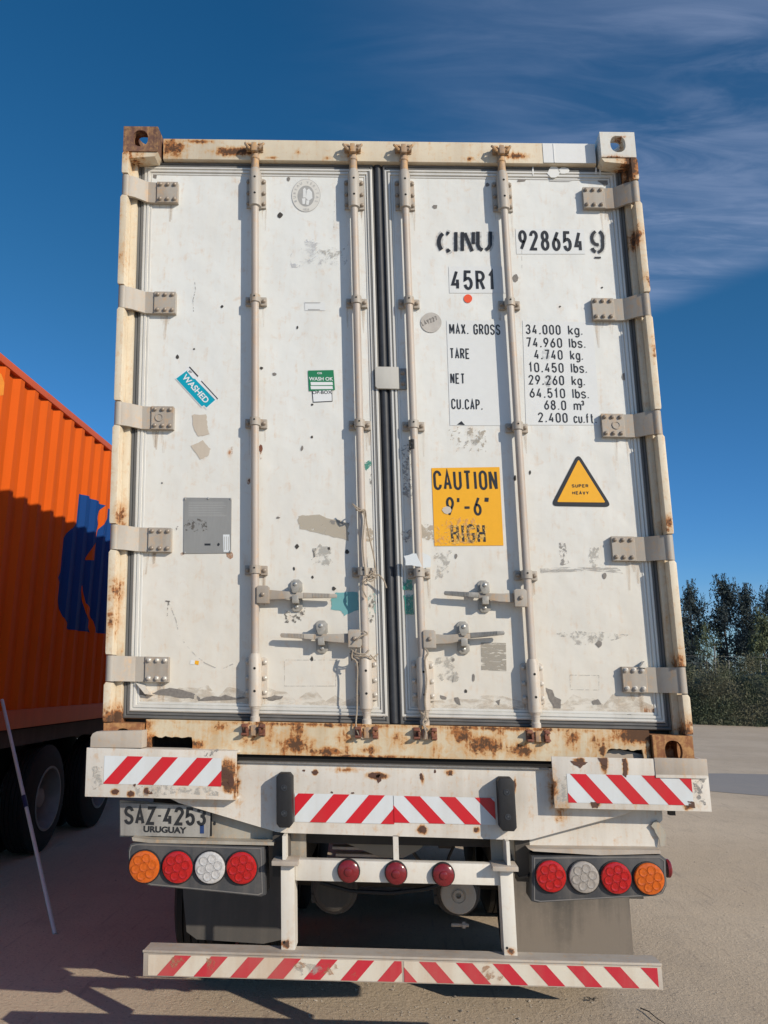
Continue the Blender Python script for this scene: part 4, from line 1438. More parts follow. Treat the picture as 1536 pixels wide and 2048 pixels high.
# data plate
dp = [P(368, 995, .086), P(463, 996, .086), P(462, 1106, .086), P(367, 1107, .086)]
mb = MB(); mb.prism([dp[3], dp[2], dp[1], dp[0]], .0862, .0888)
m_, nt_, b_ = newmat('plate_metal')
pos_ = worldpos(nt_)
mp_ = nt_.nodes.new('ShaderNodeMapping'); mp_.inputs['Scale'].default_value = (120, 1, 14)
nt_.links.new(pos_, mp_.inputs[0])
nn_ = noise(nt_, mp_.outputs[0], 1.0, 4, .6)
nb_ = noise(nt_, pos_, 5, 3, .5)
nt_.links.new(mixc(nt_, nb_, mixc(nt_, nn_, (.33, .32, .30), (.44, .43, .40)), (.27, .265, .25)), b_.inputs['Base Color'])
b_.inputs['Metallic'].default_value = .35
b_.inputs['Roughness'].default_value = .45
plate = mb.build('data_plate', m_, BX)
for px, py in ((370, 998), (461, 998), (416, 997), (369, 1105), (460, 1103)):
    x_, z_ = P(px, py, .085)
    bolt(x_, .086, z_, plate, RIV, 'rivet').scale = (.6, .6, .6)
polyp('plate_smudge', ragged([(370, 1042), (395, 1036), (415, 1046), (414, 1060), (388, 1064), (371, 1058)], 3), .0856, M['scdark'], plate)
polyp('plate_print', [(409, 1087), (421, 1087), (421, 1091), (409, 1091)], .0856, M['black'], plate)
polyp('plate_print', blob(437, 1089, 3, 3, 7), .0856, M['black'], plate)
polyp('plate_tag', [(446, 1069), (459, 1069), (460, 1104), (447, 1104)], .0856, M['silver'], plate)
for k in range(3):
    polyp('tag_line', [(448 + k * 4, 1073), (449.4 + k * 4, 1073), (450 + k * 4, 1100), (448.6 + k * 4, 1100)], .0852, M['sealgrey'], plate)
for i in range(9):
    polyp('print_line', [(377, 1004 + i * 3.4), (377 + random.uniform(55, 78), 1004 + i * 3.4), (450, 1004.8 + i * 3.4), (377, 1004.8 + i * 3.4)], .0857, M['sealgrey'], plate)
for px, py, rr in ((366, 1107, 5), (460, 1108, 6)):
    polyp('rust_bloom', blob(px, py + 2, rr, rr * 1.2), .0884, M['rustwash'], BX)

# remains of stickers, scuffs, tears
polyp('torn_sticker', ragged([(383, 830), (413, 828), (415, 855), (419, 869), (398, 873), (388, 862)], 1.2), YB, M['torn'], BX)
polyp('torn_sticker', ragged([(382, 892), (405, 881), (421, 897), (417, 910), (401, 919)], 1.2), YB, M['torn'], BX)
o = polyp('worn_tape', ragged([(595, 1032), (640, 1030), (697, 1048), (697, 1081), (660, 1072), (598, 1056)], 2.5), YB, M['scbeige'], DL); o.data.materials[0] = scuff('beige_tape', (.47, .42, .34), .30, .40, 40)
polyp('worn_tape', ragged([(725, 1052), (750, 1060), (754, 1086), (726, 1080)], 2.5), YB, M['scbeige'], DL)
polyp('worn_tape', ragged([(655, 1040), (698, 1040), (698, 1048), (660, 1049)], 1.5), YB - .0006, M['scgrey'], DL)
polyp('teal_tape', ragged([(672, 1184), (716, 1184), (718, 1220), (697, 1228), (688, 1232), (684, 1222), (663, 1219), (662, 1200)], 1.3), YB - .0002, M['scteal'], DL)
polyp('teal_tape', ragged([(733, 1186), (768, 1190), (768, 1225), (735, 1226)], 2), YB - .0002, scuff('teal_thin', (.30, .50, .48), .45, .56, 40, .7), DL)
polyp('black_scribble', ragged([(738, 1192), (758, 1196), (756, 1220), (736, 1216)], 3), .0872, M['scdark'], DL)
polyp('black_scribble', ragged([(736, 1228), (752, 1230), (750, 1246), (734, 1242)], 2), .0872, M['scdark'], DL)
polyp('green_flake', ragged([(728, 925), (740, 921), (746, 928), (738, 934), (733, 941), (728, 936)], 1.2), YB, M['scgreen'], DL)
polyp('green_flake', ragged([(806, 1158), (825, 1160), (826, 1182), (806, 1180)], 1.5), .0790, M['scgreen'], DR)
polyp('green_flake', ragged([(808, 1190), (826, 1190), (828, 1228), (811, 1230)], 1.5), .0790, M['scgreen'], DR)
polyp('scuff', ragged([(802, 895), (820, 888), (824, 1000), (806, 990)], 3), .0790, M['scgrey'], DR)
polyp('scuff', ragged([(803, 1058), (825, 1060), (824, 1085), (803, 1082)], 2), .0790, M['scgrey'], DR)
polyp('scuff', ragged([(900, 858), (975, 855), (970, 903), (910, 905)], 5), YB, M['scbeige'], DR).data.materials[0] = scuff('beige_traces', (.44, .39, .32), .53, .60, 42)
polyp('scuff', ragged([(842, 1048), (868, 1052), (868, 1078), (845, 1080)], 3), YB, M['scbeige'], DR)
polyp('scuff', ragged([(870, 1108), (902, 1104), (898, 1150), (872, 1154)], 6), YB, M['scfaint'], DR)
polyp('scuff', ragged([(1118, 1086), (1130, 1085), (1140, 1128), (1122, 1130)], 1.5), YB, M['scgrey'], DR)
polyp('scuff', ragged([(1178, 1094), (1198, 1096), (1202, 1132), (1180, 1132)], 4), YB, M['scfaint'], DR)
polyp('scrape', ragged([(1080, 1136), (1170, 1134), (1236, 1136), (1247, 1147), (1180, 1141), (1082, 1147)], 1), YB, M['scstreak'], DR)
o = polyp('worn_label', [(962, 1285), (1012, 1286), (1013, 1342), (963, 1340)], YB, M['scbeige'], DR); o.data.materials[0] = scuff('label_rest', (.36, .33, .28), .38, .50, 45, .85, (.5, 1, 3))
polyp('scrape', ragged([(1096, 1266), (1160, 1262), (1260, 1270), (1225, 1280), (1150, 1290), (1140, 1276)], 3), YB, M['scfaint'], DR)
polyp('scuff', ragged([(870, 1320), (912, 1315), (916, 1360), (880, 1362)], 6), YB, M['scfaint'], DR)
polyp('scuff', ragged([(628, 1092), (662, 1090), (660, 1130), (626, 1132)], 6), YB, M['scfaint'], DL)
polyp('scuff', ragged([(570, 1222), (612, 1218), (604, 1242), (572, 1244)], 4), YB, M['scdark'], DL)
polyp('scuff', ragged([(575, 470), (700, 478), (702, 545), (585, 540)], 8), YB, scuff('blue_grey_traces', (.50, .51, .54), .52, .66, 14, .5), DL)
polyp('scuff', ragged([(636, 500), (690, 498), (690, 510), (640, 520)], 4), .0876, M['scfaint'], DL)
polyp('scuff', ragged([(930, 870), (960, 866), (958, 890), (932, 892)], 4), .0876, M['scfaint'], DR)
# dirt runs below hinges and fittings
runm = scuff('dirt_run', (.50, .36, .23), .36, .66, 50, .32, (1.6, 1, .10))
for s in (-1, 1):
    for za, zb in HZ:
        for k in range(3):
            x = s * (1.09 - random.uniform(0, .11))
            l = random.uniform(.03, .13)
            w = random.uniform(.006, .016)
            polyp('dirt_run', [(x - w, za - .002), (x + w, za - .002), (x + w * .3, za - l), (x - w * .3, za - l)], .0884, runm, DL if s < 0 else DR, px=False)
for xr, bi in BARS:
    for zb in (3.80, 3.296, 2.70, 2.03, 1.50):
        for k in range(2):
            x = xr + random.choice((-.04, .04, .035)) + random.uniform(-.008, .008)
            l = random.uniform(.03, .14) if zb > 1.6 else .03
            w = random.uniform(.004, .010)
            polyp('dirt_run', [(x - w, zb), (x + w, zb), (x + w * .3, zb - l), (x - w * .3, zb - l)], .0884, runm, DL if xr < 0 else DR, px=False)
lowm = scuff('low_grime', (.46, .38, .29), .38, .66, 18, .38, (1, 1, 2.2))
for s, D_ in ((-1, DL), (1, DR)):
    xa_, xb_ = (-1.10, -.09) if s < 0 else (.08, 1.10)
    pts = [(xa_, 1.478)] + [(xa_ + (xb_ - xa_) * k / 24, 1.478 + random.uniform(.015, .075)) for k in range(25)] + [(xb_, 1.478)]
    polyp('low_grime', pts, .0886, lowm, D_, px=False)
# bare outlines left by old labels
def outline_rect(a, b_, c, d_, par):
    mb = MB()
    pts = [P(*q, YB) for q in (a, b_, c, d_)]
    ribbon(mb, pts + ['c'], .0022, lambda v: (v[0], YB, v[1]))
    mb.build('label_outline', scuff_line, par)


scuff_line = scuff('faint_line', (.40, .38, .34), .35, .6, 60, .55)
outline_rect((569, 1320), (672, 1320), (672, 1372), (569, 1372), DL)
outline_rect((1140, 1350), (1198, 1351), (1198, 1380), (1141, 1379), DR)
# creases in the skin
def crease(pts, w, par, mat='scgrey'):
    mb = MB()
    q = [P(*p, YB) for p in pts]
    ribbon(mb, q, w, lambda v: (v[0], YB, v[1]))
    mb.build('crease', M[mat], par)


crease([(335, 1202), (342, 1215), (352, 1240), (358, 1268), (372, 1290), (390, 1310), (410, 1326), (430, 1335), (448, 1336), (466, 1328)], .0045, DL, 'scfaint')
crease([(331, 1202), (340, 1203)], .006, DL, 'chipgrey')
crease([(337, 1203), (335, 1222), (334, 1236)], .004, DL, 'scdark')
crease([(389, 560), (391, 580), (386, 600), (387, 625)], .003, DL, 'scgrey')
crease([(669, 395), (668, 440), (668, 455)], .003, DL, 'scgrey')
crease([(1043, 470), (1044, 540)], .0015, DR, 'scfaint')
# torn skin along the bottom of the doors
for q in ([(275, 1368), (288, 1372), (300, 1387), (292, 1392), (275, 1390)], [(304, 1388), (322, 1378), (340, 1376), (365, 1380), (390, 1388), (388, 1397), (360, 1395), (330, 1390)],
          [(392, 1388), (402, 1398), (420, 1392), (436, 1394), (450, 1390), (470, 1396), (486, 1392), (490, 1397), (440, 1400), (396, 1402)], [(532, 1396), (548, 1390), (566, 1393), (560, 1399), (540, 1402)]):
    polyp('torn_skin', ragged(q, 1.2, 3), .0881, M['chipgrey'], DL)
mb = MB()
q = [P(287, 1370, .06), P(304, 1389, .075), P(278, 1370, .088)]
mb.prism([P(272, 1366, .07), P(288, 1370, .07), P(305, 1390, .07), P(290, 1388, .07)], .066, .0885)
mb.build('curled_skin', M['door'], DL)
for q in ([(1092, 1376), (1104, 1380), (1110, 1392), (1122, 1400), (1122, 1416), (1108, 1416), (1098, 1396)], [(1184, 1402), (1196, 1398), (1202, 1408), (1186, 1410)], [(880, 1390), (894, 1394), (892, 1400), (882, 1398)], [(908, 1396), (916, 1394), (922, 1410), (912, 1406)], [(992, 1402), (1000, 1398), (998, 1410)]):
    polyp('torn_skin', ragged(q, 1.0, 3), .0881, M['chipgrey'], DR)
mb = MB(); mb.prism([P(1279, 1335, .06), P(1288, 1322, .06), P(1292, 1336, .06)], .05, .0885); mb.build('curled_skin', M['door'], DR)
# flaked spots
for px, py, a, c, m_ in ((577, 358, 4, 4, 'chipgrey'), (560, 430, 5, 5, 'chipdark'), (444, 613, 3, 3, 'chipdark'), (595, 655, 2.6, 3, 'chipdark'), (355, 714, 3.2, 4, 'chipdark'), (523, 736, 3, 3, 'chipdark'), (549, 748, 4.5, 3, 'chipgrey'),
                        (604, 897, 3, 5, 'chipgrey'), (624, 874, 2.4, 2.6, 'chipdark'), (624, 809, 2.4, 2.6, 'chipdark'), (594, 1093, 4, 4.5, 'chipdark'), (658, 1097, 2.6, 3.4, 'chipdark'), (625, 1154, 2.5, 3, 'chipdark'), (668, 1177, 3.5, 4, 'chipdark'),
                        (870, 413, 5, 4, 'chipgrey'), (975, 370, 4, 4, 'chipgrey'), (1120, 613, 2, 2, 'chipdark'), (1204, 575, 2, 2, 'chipdark'), (1031, 555, 5, 8, 'chipgrey'), (1248, 754, 4, 7, 'chipgrey'), (1120, 358, 26, 7, 'sealgrey'), (1043, 358, 9, 6, 'chipgrey'),
                        (1210, 362, 12, 8, 'chipgrey'), (308, 346, 7, 12, 'chipgrey'), (744, 960, 4, 18, 'scgrey'), (1060, 945, 2, 4, 'chipdark'), (1030, 956, 3, 5, 'chipdark'), (1209, 1151, 4, 6, 'chipgrey'), (1198, 1288, 6, 6, 'chipgrey'), (1063, 1194, 2, 3, 'chipdark'),
                        (912, 1112, 3, 5, 'chipgrey'), (947, 1354, 3, 8, 'chipgrey'), (932, 1382, 2.5, 4, 'chipdark'), (906, 1320, 3, 4, 'chipgrey'), (588, 1137, 2, 4, 'chipdark'), (694, 1104, 4, 5, 'chipdark'), (624, 1318, 3, 5, 'chipdark'), (302, 402, 4, 9, 'rustwash'), (606, 838, 3, 3, 'rustwash'),
                        (464, 896, 3.4, 3.4, 'rustwash'), (464, 905, 2, 4, 'rustwash'), (521, 897, 4, 7, 'keeper'), (522, 912, 3, 8, 'rustwash'), (497, 965, 4, 4, 'rustwash'), (388, 698, 2, 2, 'chipdark'), (324, 966, 1.8, 1.6, 'chipdark'), (556, 1035, 4, 2, 'chipgrey'), (355, 1055, 4, 6, 'scgrey'), (1252, 560, 3, 3, 'chipgrey'), (1258, 1430, 4, 4, 'chipdark')):
    zf = .0880 if px not in (1120, 1043) else .0878
    polyp('paint_flake', blob(px, py, a, c, 8, .3), zf, M[m_], DL if px < 765 else DR)
polyp('yellow_flake', [(390, 1321), (398, 1322), (397, 1330), (389, 1328)], YB, M['yellow'], DL)
polyp('white_flake', [(381, 1320), (390, 1321), (389, 1329), (380, 1328)], YB, M['whitevinyl'], DL)
# peeling plastic film on the third bar
for q, y_ in (([(808, 1112), (834, 1106), (844, 1133), (812, 1130)], .022), ([(844, 1104), (862, 1114), (860, 1134), (842, 1136)], .070)):
    mb = MB(); mb.prism([P(*p, y_) for p in ragged(q, 1.5, 3)], y_, y_ + .0015); mb.build('torn_film', M['silver'], BX)
mb = MB(); mb.cyl((P(826, 890, .046)[0], .046, P(826, 890, .046)[1] - .022), (P(826, 890, .046)[0], .046, P(826, 890, .046)[1] + .022), .0184, n=18)
mb.build('black_tape', M['scdark'], BX).data.materials[0] = scuff('black_tape', (.02, .02, .02), .42, .46, 30)

# ---- cords tied to the second and third bar
def cord(label, paths, r_=.0032):
    mb = MB()
    for pts in paths:
        q = []
        for px, py, y in pts:
            x, z = P(px, py, y)
            q.append(Vector((x, y, z)))
        # smooth
        sm = []
        for i in range(len(q) - 1):
            p0, p1, p2, p3 = q[max(i - 1, 0)], q[i], q[i + 1], q[min(i + 2, len(q) - 1)]
            for k in range(5):
                t = k / 5
                sm.append(.5 * ((2 * p1) + (p2 - p0) * t + (2 * p0 - 5 * p1 + 4 * p2 - p3) * t * t + (3 * p1 - p0 - 3 * p2 + p3) * t ** 3))
        sm.append(q[-1])
        mb.tube(sm, r_, 6)
    o = mb.build('cord', M['rope'])
    return tag(o, label, 'cord')


cord('frayed pale cord knotted round the second locking bar hanging down past its bracket', [
    [(705, 1008, .015), (716, 1016, .012), (728, 1022, .02), (722, 1020, .06), (712, 1020, .03), (726, 1024, .018), (729, 1040, .018), (726, 1080, .018), (727, 1110, .018), (731, 1150, .015), (726, 1160, .015), (727, 1180, .015)],
    [(708, 1012, .014), (718, 1022, .010), (730, 1020, .022), (733, 1045, .05), (740, 1080, .06), (747, 1110, .06), (751, 1140, .05), (744, 1155, .03), (733, 1160, .014), (725, 1175, .012), (733, 1195, .015)],
    [(746, 1150, .04), (757, 1150, .04), (767, 1160, .045), (773, 1176, .05)], [(736, 1152, .01), (745, 1146, .012), (752, 1154, .02), (741, 1163, .012), (733, 1156, .01)]])
cord('tangled cord lashing the lower handle to the second locking bar foot', [
    [(712, 1282, .0), (722, 1272, -.002), (735, 1268, .01), (728, 1262, .02)], [(702, 1300, .03), (712, 1306, .01), (730, 1308, .012), (738, 1300, .03)], [(700, 1308, .03), (714, 1312, .01), (734, 1312, .014), (742, 1318, .03), (756, 1308, .06)],
    [(706, 1300, .02), (704, 1315, .015), (712, 1322, .012), (715, 1340, .012), (714, 1380, .012), (714, 1420, .010), (712, 1450, .0), (718, 1470, -.005), (726, 1478, -.004)], [(741, 1310, .03), (752, 1322, .06)], [(702, 1302, .03), (708, 1318, .02), (716, 1326, .02)], [(700, 1306, .03), (704, 1322, .03)], [(712, 1298, .02), (710, 1312, .015), (718, 1318, .012)]])
cord('dark cord wound round the third locking bar foot and its cam', [
    [(848, 1295, .03), (856, 1306, .012), (850, 1320, .012), (853, 1360, .010), (850, 1400, .012), (852, 1430, .012), (846, 1445, .01), (852, 1465, -.006), (850, 1478, -.008)], [(842, 1425, .02), (850, 1432, .012), (856, 1440, .015), (848, 1450, .008), (856, 1460, -.002)]], .004)

# ------------------------------------------------------------------ trailer under the white container
TR = thing('container_trailer', 'weathered white container trailer with striped rear plates and round lamps under the white container', 'trailer', (SH(0, 0), 0, 0))

# rear bolster beam
pts = [(-.960, 1.105), (-.900, 1.078), (-.505, .976), (-.47, .972), (.50, .966), (.535, .970), (.925, 1.075), (.97, 1.105), (1.1, 1.20), (1.1, 1.243), (-1.1, 1.243), (-1.1, 1.20)]
b = MB(); b.prism(pts, 0, .012, .004); b.box(-1.1, 1.1, .0125, .16, 1.232, 1.2425); b.box(-.5, .5, .0125, .12, .972, .984)
b.build('rear_beam', M['trailer'], TR)
b = MB(); b.box(-.66, .62, -.012, .10, 1.2435, 1.2495); b.build('beam_cap', M['steel'], TR)
b = MB(); b.box(-1.05, 1.05, .16, .22, 1.0, 1.255); b.build('beam_back', M['under'], TR)
b = MB(); b.box(-.95, .95, .04, .3, 1.2497, 1.272); b.build('dark_gap_fill', M['dark'], TR)  # near-black fill standing for the shade in the gap below the sill
# twist lock seats under the corner castings
for s in (-1, 1):
    b = MB(); b.box(s * 1.0, s * 1.235, -.03, .22, 1.10, 1.254, .004); b.build('corner_seat', M['trailerdirty'], TR)

# striped plates at each end
def stripes(name, quad_px, Y, y_th, pitch, w_, off, phase, direction, mr, mw, parent, n=14, clipx=None, only=None):
    """reflective tape: backing on the rectangle, red stripes over it; direction +1 leans right going up"""
    a, c = P(*quad_px[0], Y), P(*quad_px[1], Y)
    x0, x1 = min(a[0], c[0]), max(a[0], c[0])
    z0, z1 = min(a[1], c[1]), max(a[1], c[1])
    tape = polyp('reflective_tape', [(x0, z0), (x1, z0), (x1, z1), (x0, z1)], Y, mw, TR, px=False)
    for i in range(n):
        xb = x0 + phase + i * pitch
        q = [(xb, z0), (xb + w_, z0), (xb + w_ + off * direction, z1), (xb + off * direction, z1)]
        q = clip_poly(q, x0, x1, z0, z1)
        if len(q) >= 3:
            ar = abs(sum(q[k - 1][0] * q[k][1] - q[k][0] * q[k - 1][1] for k in range(len(q)))) / 2
            if ar > 2e-5:
                polyp('red_stripe', q, Y - .0008, mr, tape, px=False)
    return tape


YPL = -.055
# left plate
b = MB()
b.box(-1.270, -.655, YPL, YPL + .010, 1.102, 1.293, .002)
b.box(-1.270, -.655, YPL + .0105, .10, 1.102, 1.112)
b.box(-1.270, -1.260, YPL + .0105, .12, 1.1125, 1.293)
b.box(-1.2595, -.655, YPL + .0105, .05, 1.284, 1.293)
pl = b.build('bumper_plate', M['trailer'], TR)
b = MB()
q = [P(180, 1496, YPL), P(181, 1474, YPL), P(185, 1467, YPL), P(193, 1463, YPL), P(284, 1461, YPL), P(283, 1496, YPL)]
b.prism([(x, max(z, 1.294)) for x, z in q], YPL + .0015, .02, .002); b.build('raised_block', M['bar'], pl)
stripes(None, [(207, 1567.5), (443, 1516.5)], YPL - .0012, 0, .1423, .0645, .0985, -.004, 1, M['red'], M['silver'], pl)
# right plate
b = MB()
b.box(.625, 1.252, YPL, YPL + .010, 1.100, 1.300, .002)
b.box(.625, 1.252, YPL + .0105, .10, 1.100, 1.110)
b.box(1.242, 1.252, YPL + .0105, .14, 1.1105, 1.300)
pr = b.build('bumper_plate', M['trailer'], TR)
x0, z0 = P(1311, 1550, YPL); x1, z1 = P(1413, 1518, YPL)
b = MB(); b.box(x0, x1, YPL - .0035, YPL - .0005, z0, z1 + .001, .001); b.build('grimy_patch', M['bar'], pr)
b = MB(); b.prism([P(1311, 1555, YPL), P(1311, 1549, YPL), P(1414, 1551, YPL), P(1414, 1557, YPL)], YPL - .0065, YPL - .0005); b.build('weld_strip', M['trailer'], pr)
stripes(None, [(1137, 1605), (1382, 1553)], YPL - .0012, 0, .1435, .0645, -.100, -.03, 1, M['red'], M['silver'], pr)
polyp('scuff', ragged([(1385, 1562), (1408, 1560), (1410, 1610), (1388, 1608)], 3), YPL - .0008, M['scgrey'], pr)
polyp('scuff', ragged([(1114, 1556), (1133, 1552), (1136, 1602), (1114, 1606)], 2), YPL - .0008, M['scfaint'], pr)
polyp('scuff', ragged([(184, 1534), (204, 1530), (205, 1570), (186, 1580)], 3), YPL - .0008, M['scfaint'], pl)
polyp('scuff', ragged([(260, 1572), (420, 1572), (440, 1590), (280, 1592)], 4), YPL - .0008, M['scfaint'], pl)
polyp('scuff', ragged([(408, 1502), (440, 1498), (430, 1512), (408, 1514)], 2), YPL - .0008, M['scgrey'], pl)
for q in ([(1140, 1522), (1176, 1524), (1170, 1530), (1160, 1536), (1148, 1529)], [(1195, 1516), (1215, 1516), (1215, 1533), (1205, 1530)], [(1244, 1518), (1252, 1518), (1254, 1545), (1252, 1556), (1246, 1550), (1247, 1530)], [(1180, 1604), (1200, 1604), (1196, 1616), (1184, 1616)], [(1374, 1602), (1388, 1604), (1390, 1616), (1378, 1614)]):
    polyp('bare_rust', ragged(q, 1, 3), YPL - .0016, M['rustchip'], pr)
for px, py, a, c in ((231, 1583, 7, 5), (262, 1587, 6, 5), (293, 1581, 5, 7), (300, 1586, 6, 3), (449, 1548, 9, 10), (462, 1560, 6, 14), (448, 1568, 10, 5), (269, 1570, 3, 3)):
    polyp('bare_rust', ragged(blob(px, py, a, c, 7, .25), .8, 2), YPL - .0013, M['rustchip'], pl)
for px, py, a, c in ((630, 1545, 6, 4), (748, 1550, 13, 5), (758, 1556, 6, 9), (842, 1553, 3, 7), (901, 1549, 5, 2.5), (846, 1657, 6, 7), (951, 1660, 4, 5), (1029, 1572, 2.5, 12), (870, 1543, 3, 4), (608, 1541, 3, 2), (664, 1585, 3, 2), (706, 1586, 4, 2)):
    polyp('bare_rust', ragged(blob(px, py, a, c, 7, .25), .8, 2), -.0012, M['rustchip'], TR)
b = MB(); b.box(*[P(1338, 1615, .0)[0], P(1350, 1615, .0)[0]], .0, .03, 1.075, 1.0995); b.build('drain_stub', M['under'], pr)

# tape on the beam: stripes meet in a chevron
tl = stripes(None, [(590, 1643.5), (787, 1591)], -.0022, 0, .1445, .0655, .100, -.085, 1, M['red'], M['silver'], TR)
tr_ = stripes(None, [(787.5, 1645), (989, 1596)], -.0022, 0, .1445, .0655, -.100, .0, 1, M['red'], M['silver'], TR)
RUBB = bolt_mesh(.006, .003, M['gasketdark'])
# rubber buffers
for (xa, za), (xb, zb) in (((553, 1655), (584, 1547)), ((1000, 1662), (1028, 1556))):
    x0, z0 = P(xa, za, -.06); x1, z1 = P(xb, zb, -.06)
    b = MB(); b.prism([(x0 + .012, z0), (x1 - .012, z0), (x1, z0 + .014), (x1, z1 - .014), (x1 - .012, z1), (x0 + .012, z1), (x0, z1 - .014), (x0, z0 + .014)], -.068, -.002, .007)
    bf = b.build('rubber_buffer', M['rubber'], TR)
    for dz in (.055, -.055 + (z1 - z0)):
        xm = (x0 + x1) / 2
        b = MB(); b.lathe((xm, -.0675, z0 + dz), (0, -1, 0), [(0, .0125), (.0025, .012), (.0025, .0085), (.0005, .008)], 14); b.build('washer', M['gasketdark'], bf)
        bolt(xm, -.0665, z0 + dz, bf, RUBB)

# licence plate and the plates behind
b = MB(); b.prism([P(412, 1612, .055), P(552, 1650, .055), P(552, 1676, .055), P(240, 1673, .055), P(240, 1600, .055)], .05, .058); b.build('rear_side_plate', M['trailerdirty'], TR)
b = MB(); b.prism([P(418, 1606, .045), P(556, 1660, .045), P(556, 1681, .045), P(420, 1676, .045)], .045, .0495); b.build('rear_side_plate', M['trailerdirty'], TR)
b = MB()
b.prism([P(1048, 1672, .045), P(1250, 1618, .045), P(1324, 1612, .045), P(1325, 1640, .045), P(1312, 1655, .045), P(1318, 1672, .045), P(1314, 1695, .045), P(1048, 1690, .045)], .045, .051)
b.build('rear_side_plate', M['trailer'], TR)
b = MB(); b.prism([P(p[0], p[1], .03) for p in ragged([(1313, 1640), (1327, 1655), (1333, 1668), (1332, 1690), (1322, 1692), (1312, 1665), (1302, 1652)], 1.5, 2)], .03, .036); b.build('bent_flap', M['trailerdirty'], TR)
yl = .02
q = [P(241, 1671, yl), P(419, 1675, yl), P(421, 1612, yl), P(240, 1606, yl)]
b = MB(); b.prism(q, yl, yl + .003, .001)
lp_m = paint('licence_paint', (.40, .39, .36), dirt=(.14, .12, .11), grime=.9, rough=.5)
lp_ = b.build('licence_plate', lp_m, TR)
text_px('lettering', 'SAZo4253', (248, 1649), (412, 1652), 37, yl - .001, M['black'], lp_, .17, .16)
xm, zm = P(329, 1660, yl - .001)
bar_text('lettering', 'URUGUAY', .032, (xm, yl - .001, zm), M['black'], lp_, -.01, 1.15, .0014)
polyp('blue_badge', [(400, 1650), (408, 1650), (408, 1667), (400, 1667)], yl - .0012, plain('badge_blue', (.02, .05, .16), .5), lp_)
polyp('black_line', [(420, 1625), (424, 1625), (424, 1672), (420, 1672)], .0435, M['black'], TR)
polyp('black_dot', blob(429, 1647, 3, 4, 8, .1), .0435, M['black'], TR)

# lamp boxes
def lampbox(outline, y0, y1, nm='lamp_box'):
    b = MB(); b.prism([P(*p, y0) for p in outline], y0, y1, .006)
    o = b.build(nm, M['boxplastic'], TR)
    # raised rim
    cx = sum(p[0] for p in outline) / len(outline); cy = sum(p[1] for p in outline) / len(outline)
    b = MB()
    pts = [P(cx + (p[0] - cx) * .965, cy + (p[1] - cy) * .92, y0) for p in outline]
    n = len(pts)
    ribbon(b, pts + ['c'], .0045, lambda v: (v[0], y0 - .0015, v[1]))
    b.build('box_rim', paint('rim_dust', (.15, .145, .14), grime=.3, rough=.6), o)
    return o


def lamp(px, py, r_px, Y, mat, parent, leds=7):
    x, z = P(px, py, Y)
    r_ = r_px * .00208
    b = MB(); b.lathe((x, Y, z), (0, -1, 0), [(0, r_ * 1.06), (.006, r_ * 1.06), (.007, r_ * .99)], 28)
    o = b.build('lamp', M['rubber'], TR)
    b = MB()
    b.lathe((x, Y - .0065, z), (0, -1, 0), [(0, r_ * .985), (.006, r_ * .985), (.010, r_ * .94), (.012, r_ * .80), (.013, .001)], 28)
    rr = r_ * .27
    for k in range(leds):
        a = k * 2 * PI / 6 + .26
        d = 0 if k == 6 else r_ * .56
        cx, cz = x + d * math.cos(a), z + d * math.sin(a)
        b.lathe((cx, Y - .0172, cz), (0, -1, 0), [(0, rr), (.0028, rr * .92), (.0017, rr * .6), (.0008, .001)], 10)
    b.build('lens', M[mat], o)
    b = MB()
    for k in range(leds):
        a = k * 2 * PI / 6 + .26
        d = 0 if k == 6 else r_ * .56
        cx, cz = x + d * math.cos(a), z + d * math.sin(a)
        ribbon(b, [(cx + rr * 1.02 * math.cos(q * PI / 7), cz + rr * 1.02 * math.sin(q * PI / 7)) for q in range(14)] + ['c'], .0018, lambda v: (v[0], Y - .0196, v[1]))
    b.build('lens_rings', M[mat + '_ring'], o, kind='stuff')
    return o


YLB = -.03
lb = lampbox([(270, 1685), (528, 1694), (531, 1790), (522, 1794), (300, 1771), (268, 1762), (256, 1742), (256, 1700), (260, 1688)], YLB, .09)
for i, (px, m_) in enumerate(((290, 'lensamber'), (356, 'lensred'), (421, 'lensclear'), (484, 'lensred'))):
    lamp(px, 1732.5 + i * .8, 29.5, YLB - .001, m_, lb)
rb = lampbox([(1063, 1712), (1322, 1710), (1332, 1718), (1334, 1772), (1326, 1788), (1310, 1792), (1075, 1806), (1063, 1803)], YLB, .11)
for i, (px, m_) in enumerate(((1101, 'lensred'), (1167, 'lensclear_dusty'), (1231, 'lensred'), (1297, 'lensamber'))):
    lamp(px, 1751.5 + i * 1.6, 29, YLB - .001, m_, rb)
x, z = P(1334, 1737, .03)
b = MB(); b.lathe((x - .002, .035, z), (1, 0, 0), [(0, .036), (.010, .036), (.016, .030), (.018, .001)], 20); b.build('side_marker', M['lensmaroon'], rb)
b = MB(); b.prism([P(1056, 1697, -.03), P(1320, 1700, -.03), P(1321, 1707, -.03), P(1200, 1710, -.03), P(1066, 1702, -.03)], -.035, .06); b.build('box_bracket', M['bar'], TR)
b = MB(); b.prism([P(265, 1674, -.02), P(300, 1678, -.02), P(548, 1684, -.02), P(548, 1690, -.02), P(300, 1685, -.02), P(267, 1681, -.02)], -.03, .05); b.build('box_bracket', M['trailerdirty'], TR)
b = MB(); b.box(-.52, -.45, .02, .1, .80, .97); b.build('box_stay', M['under'], TR)
b = MB(); b.box(.47, .53, .04, .1, .80, .97); b.build('box_stay', M['under'], TR)
q = []
for px, py, y in ((1018, 1700, .05), (1030, 1745, .04), (1040, 1756, .02), (1055, 1752, .0), (1066, 1740, .03)):
    x, z = P(px, py, y); q.append((x, y, z))
b = MB(); b.tube(q, .006, 7); b.build('lamp_cable', M['rubber'], TR)

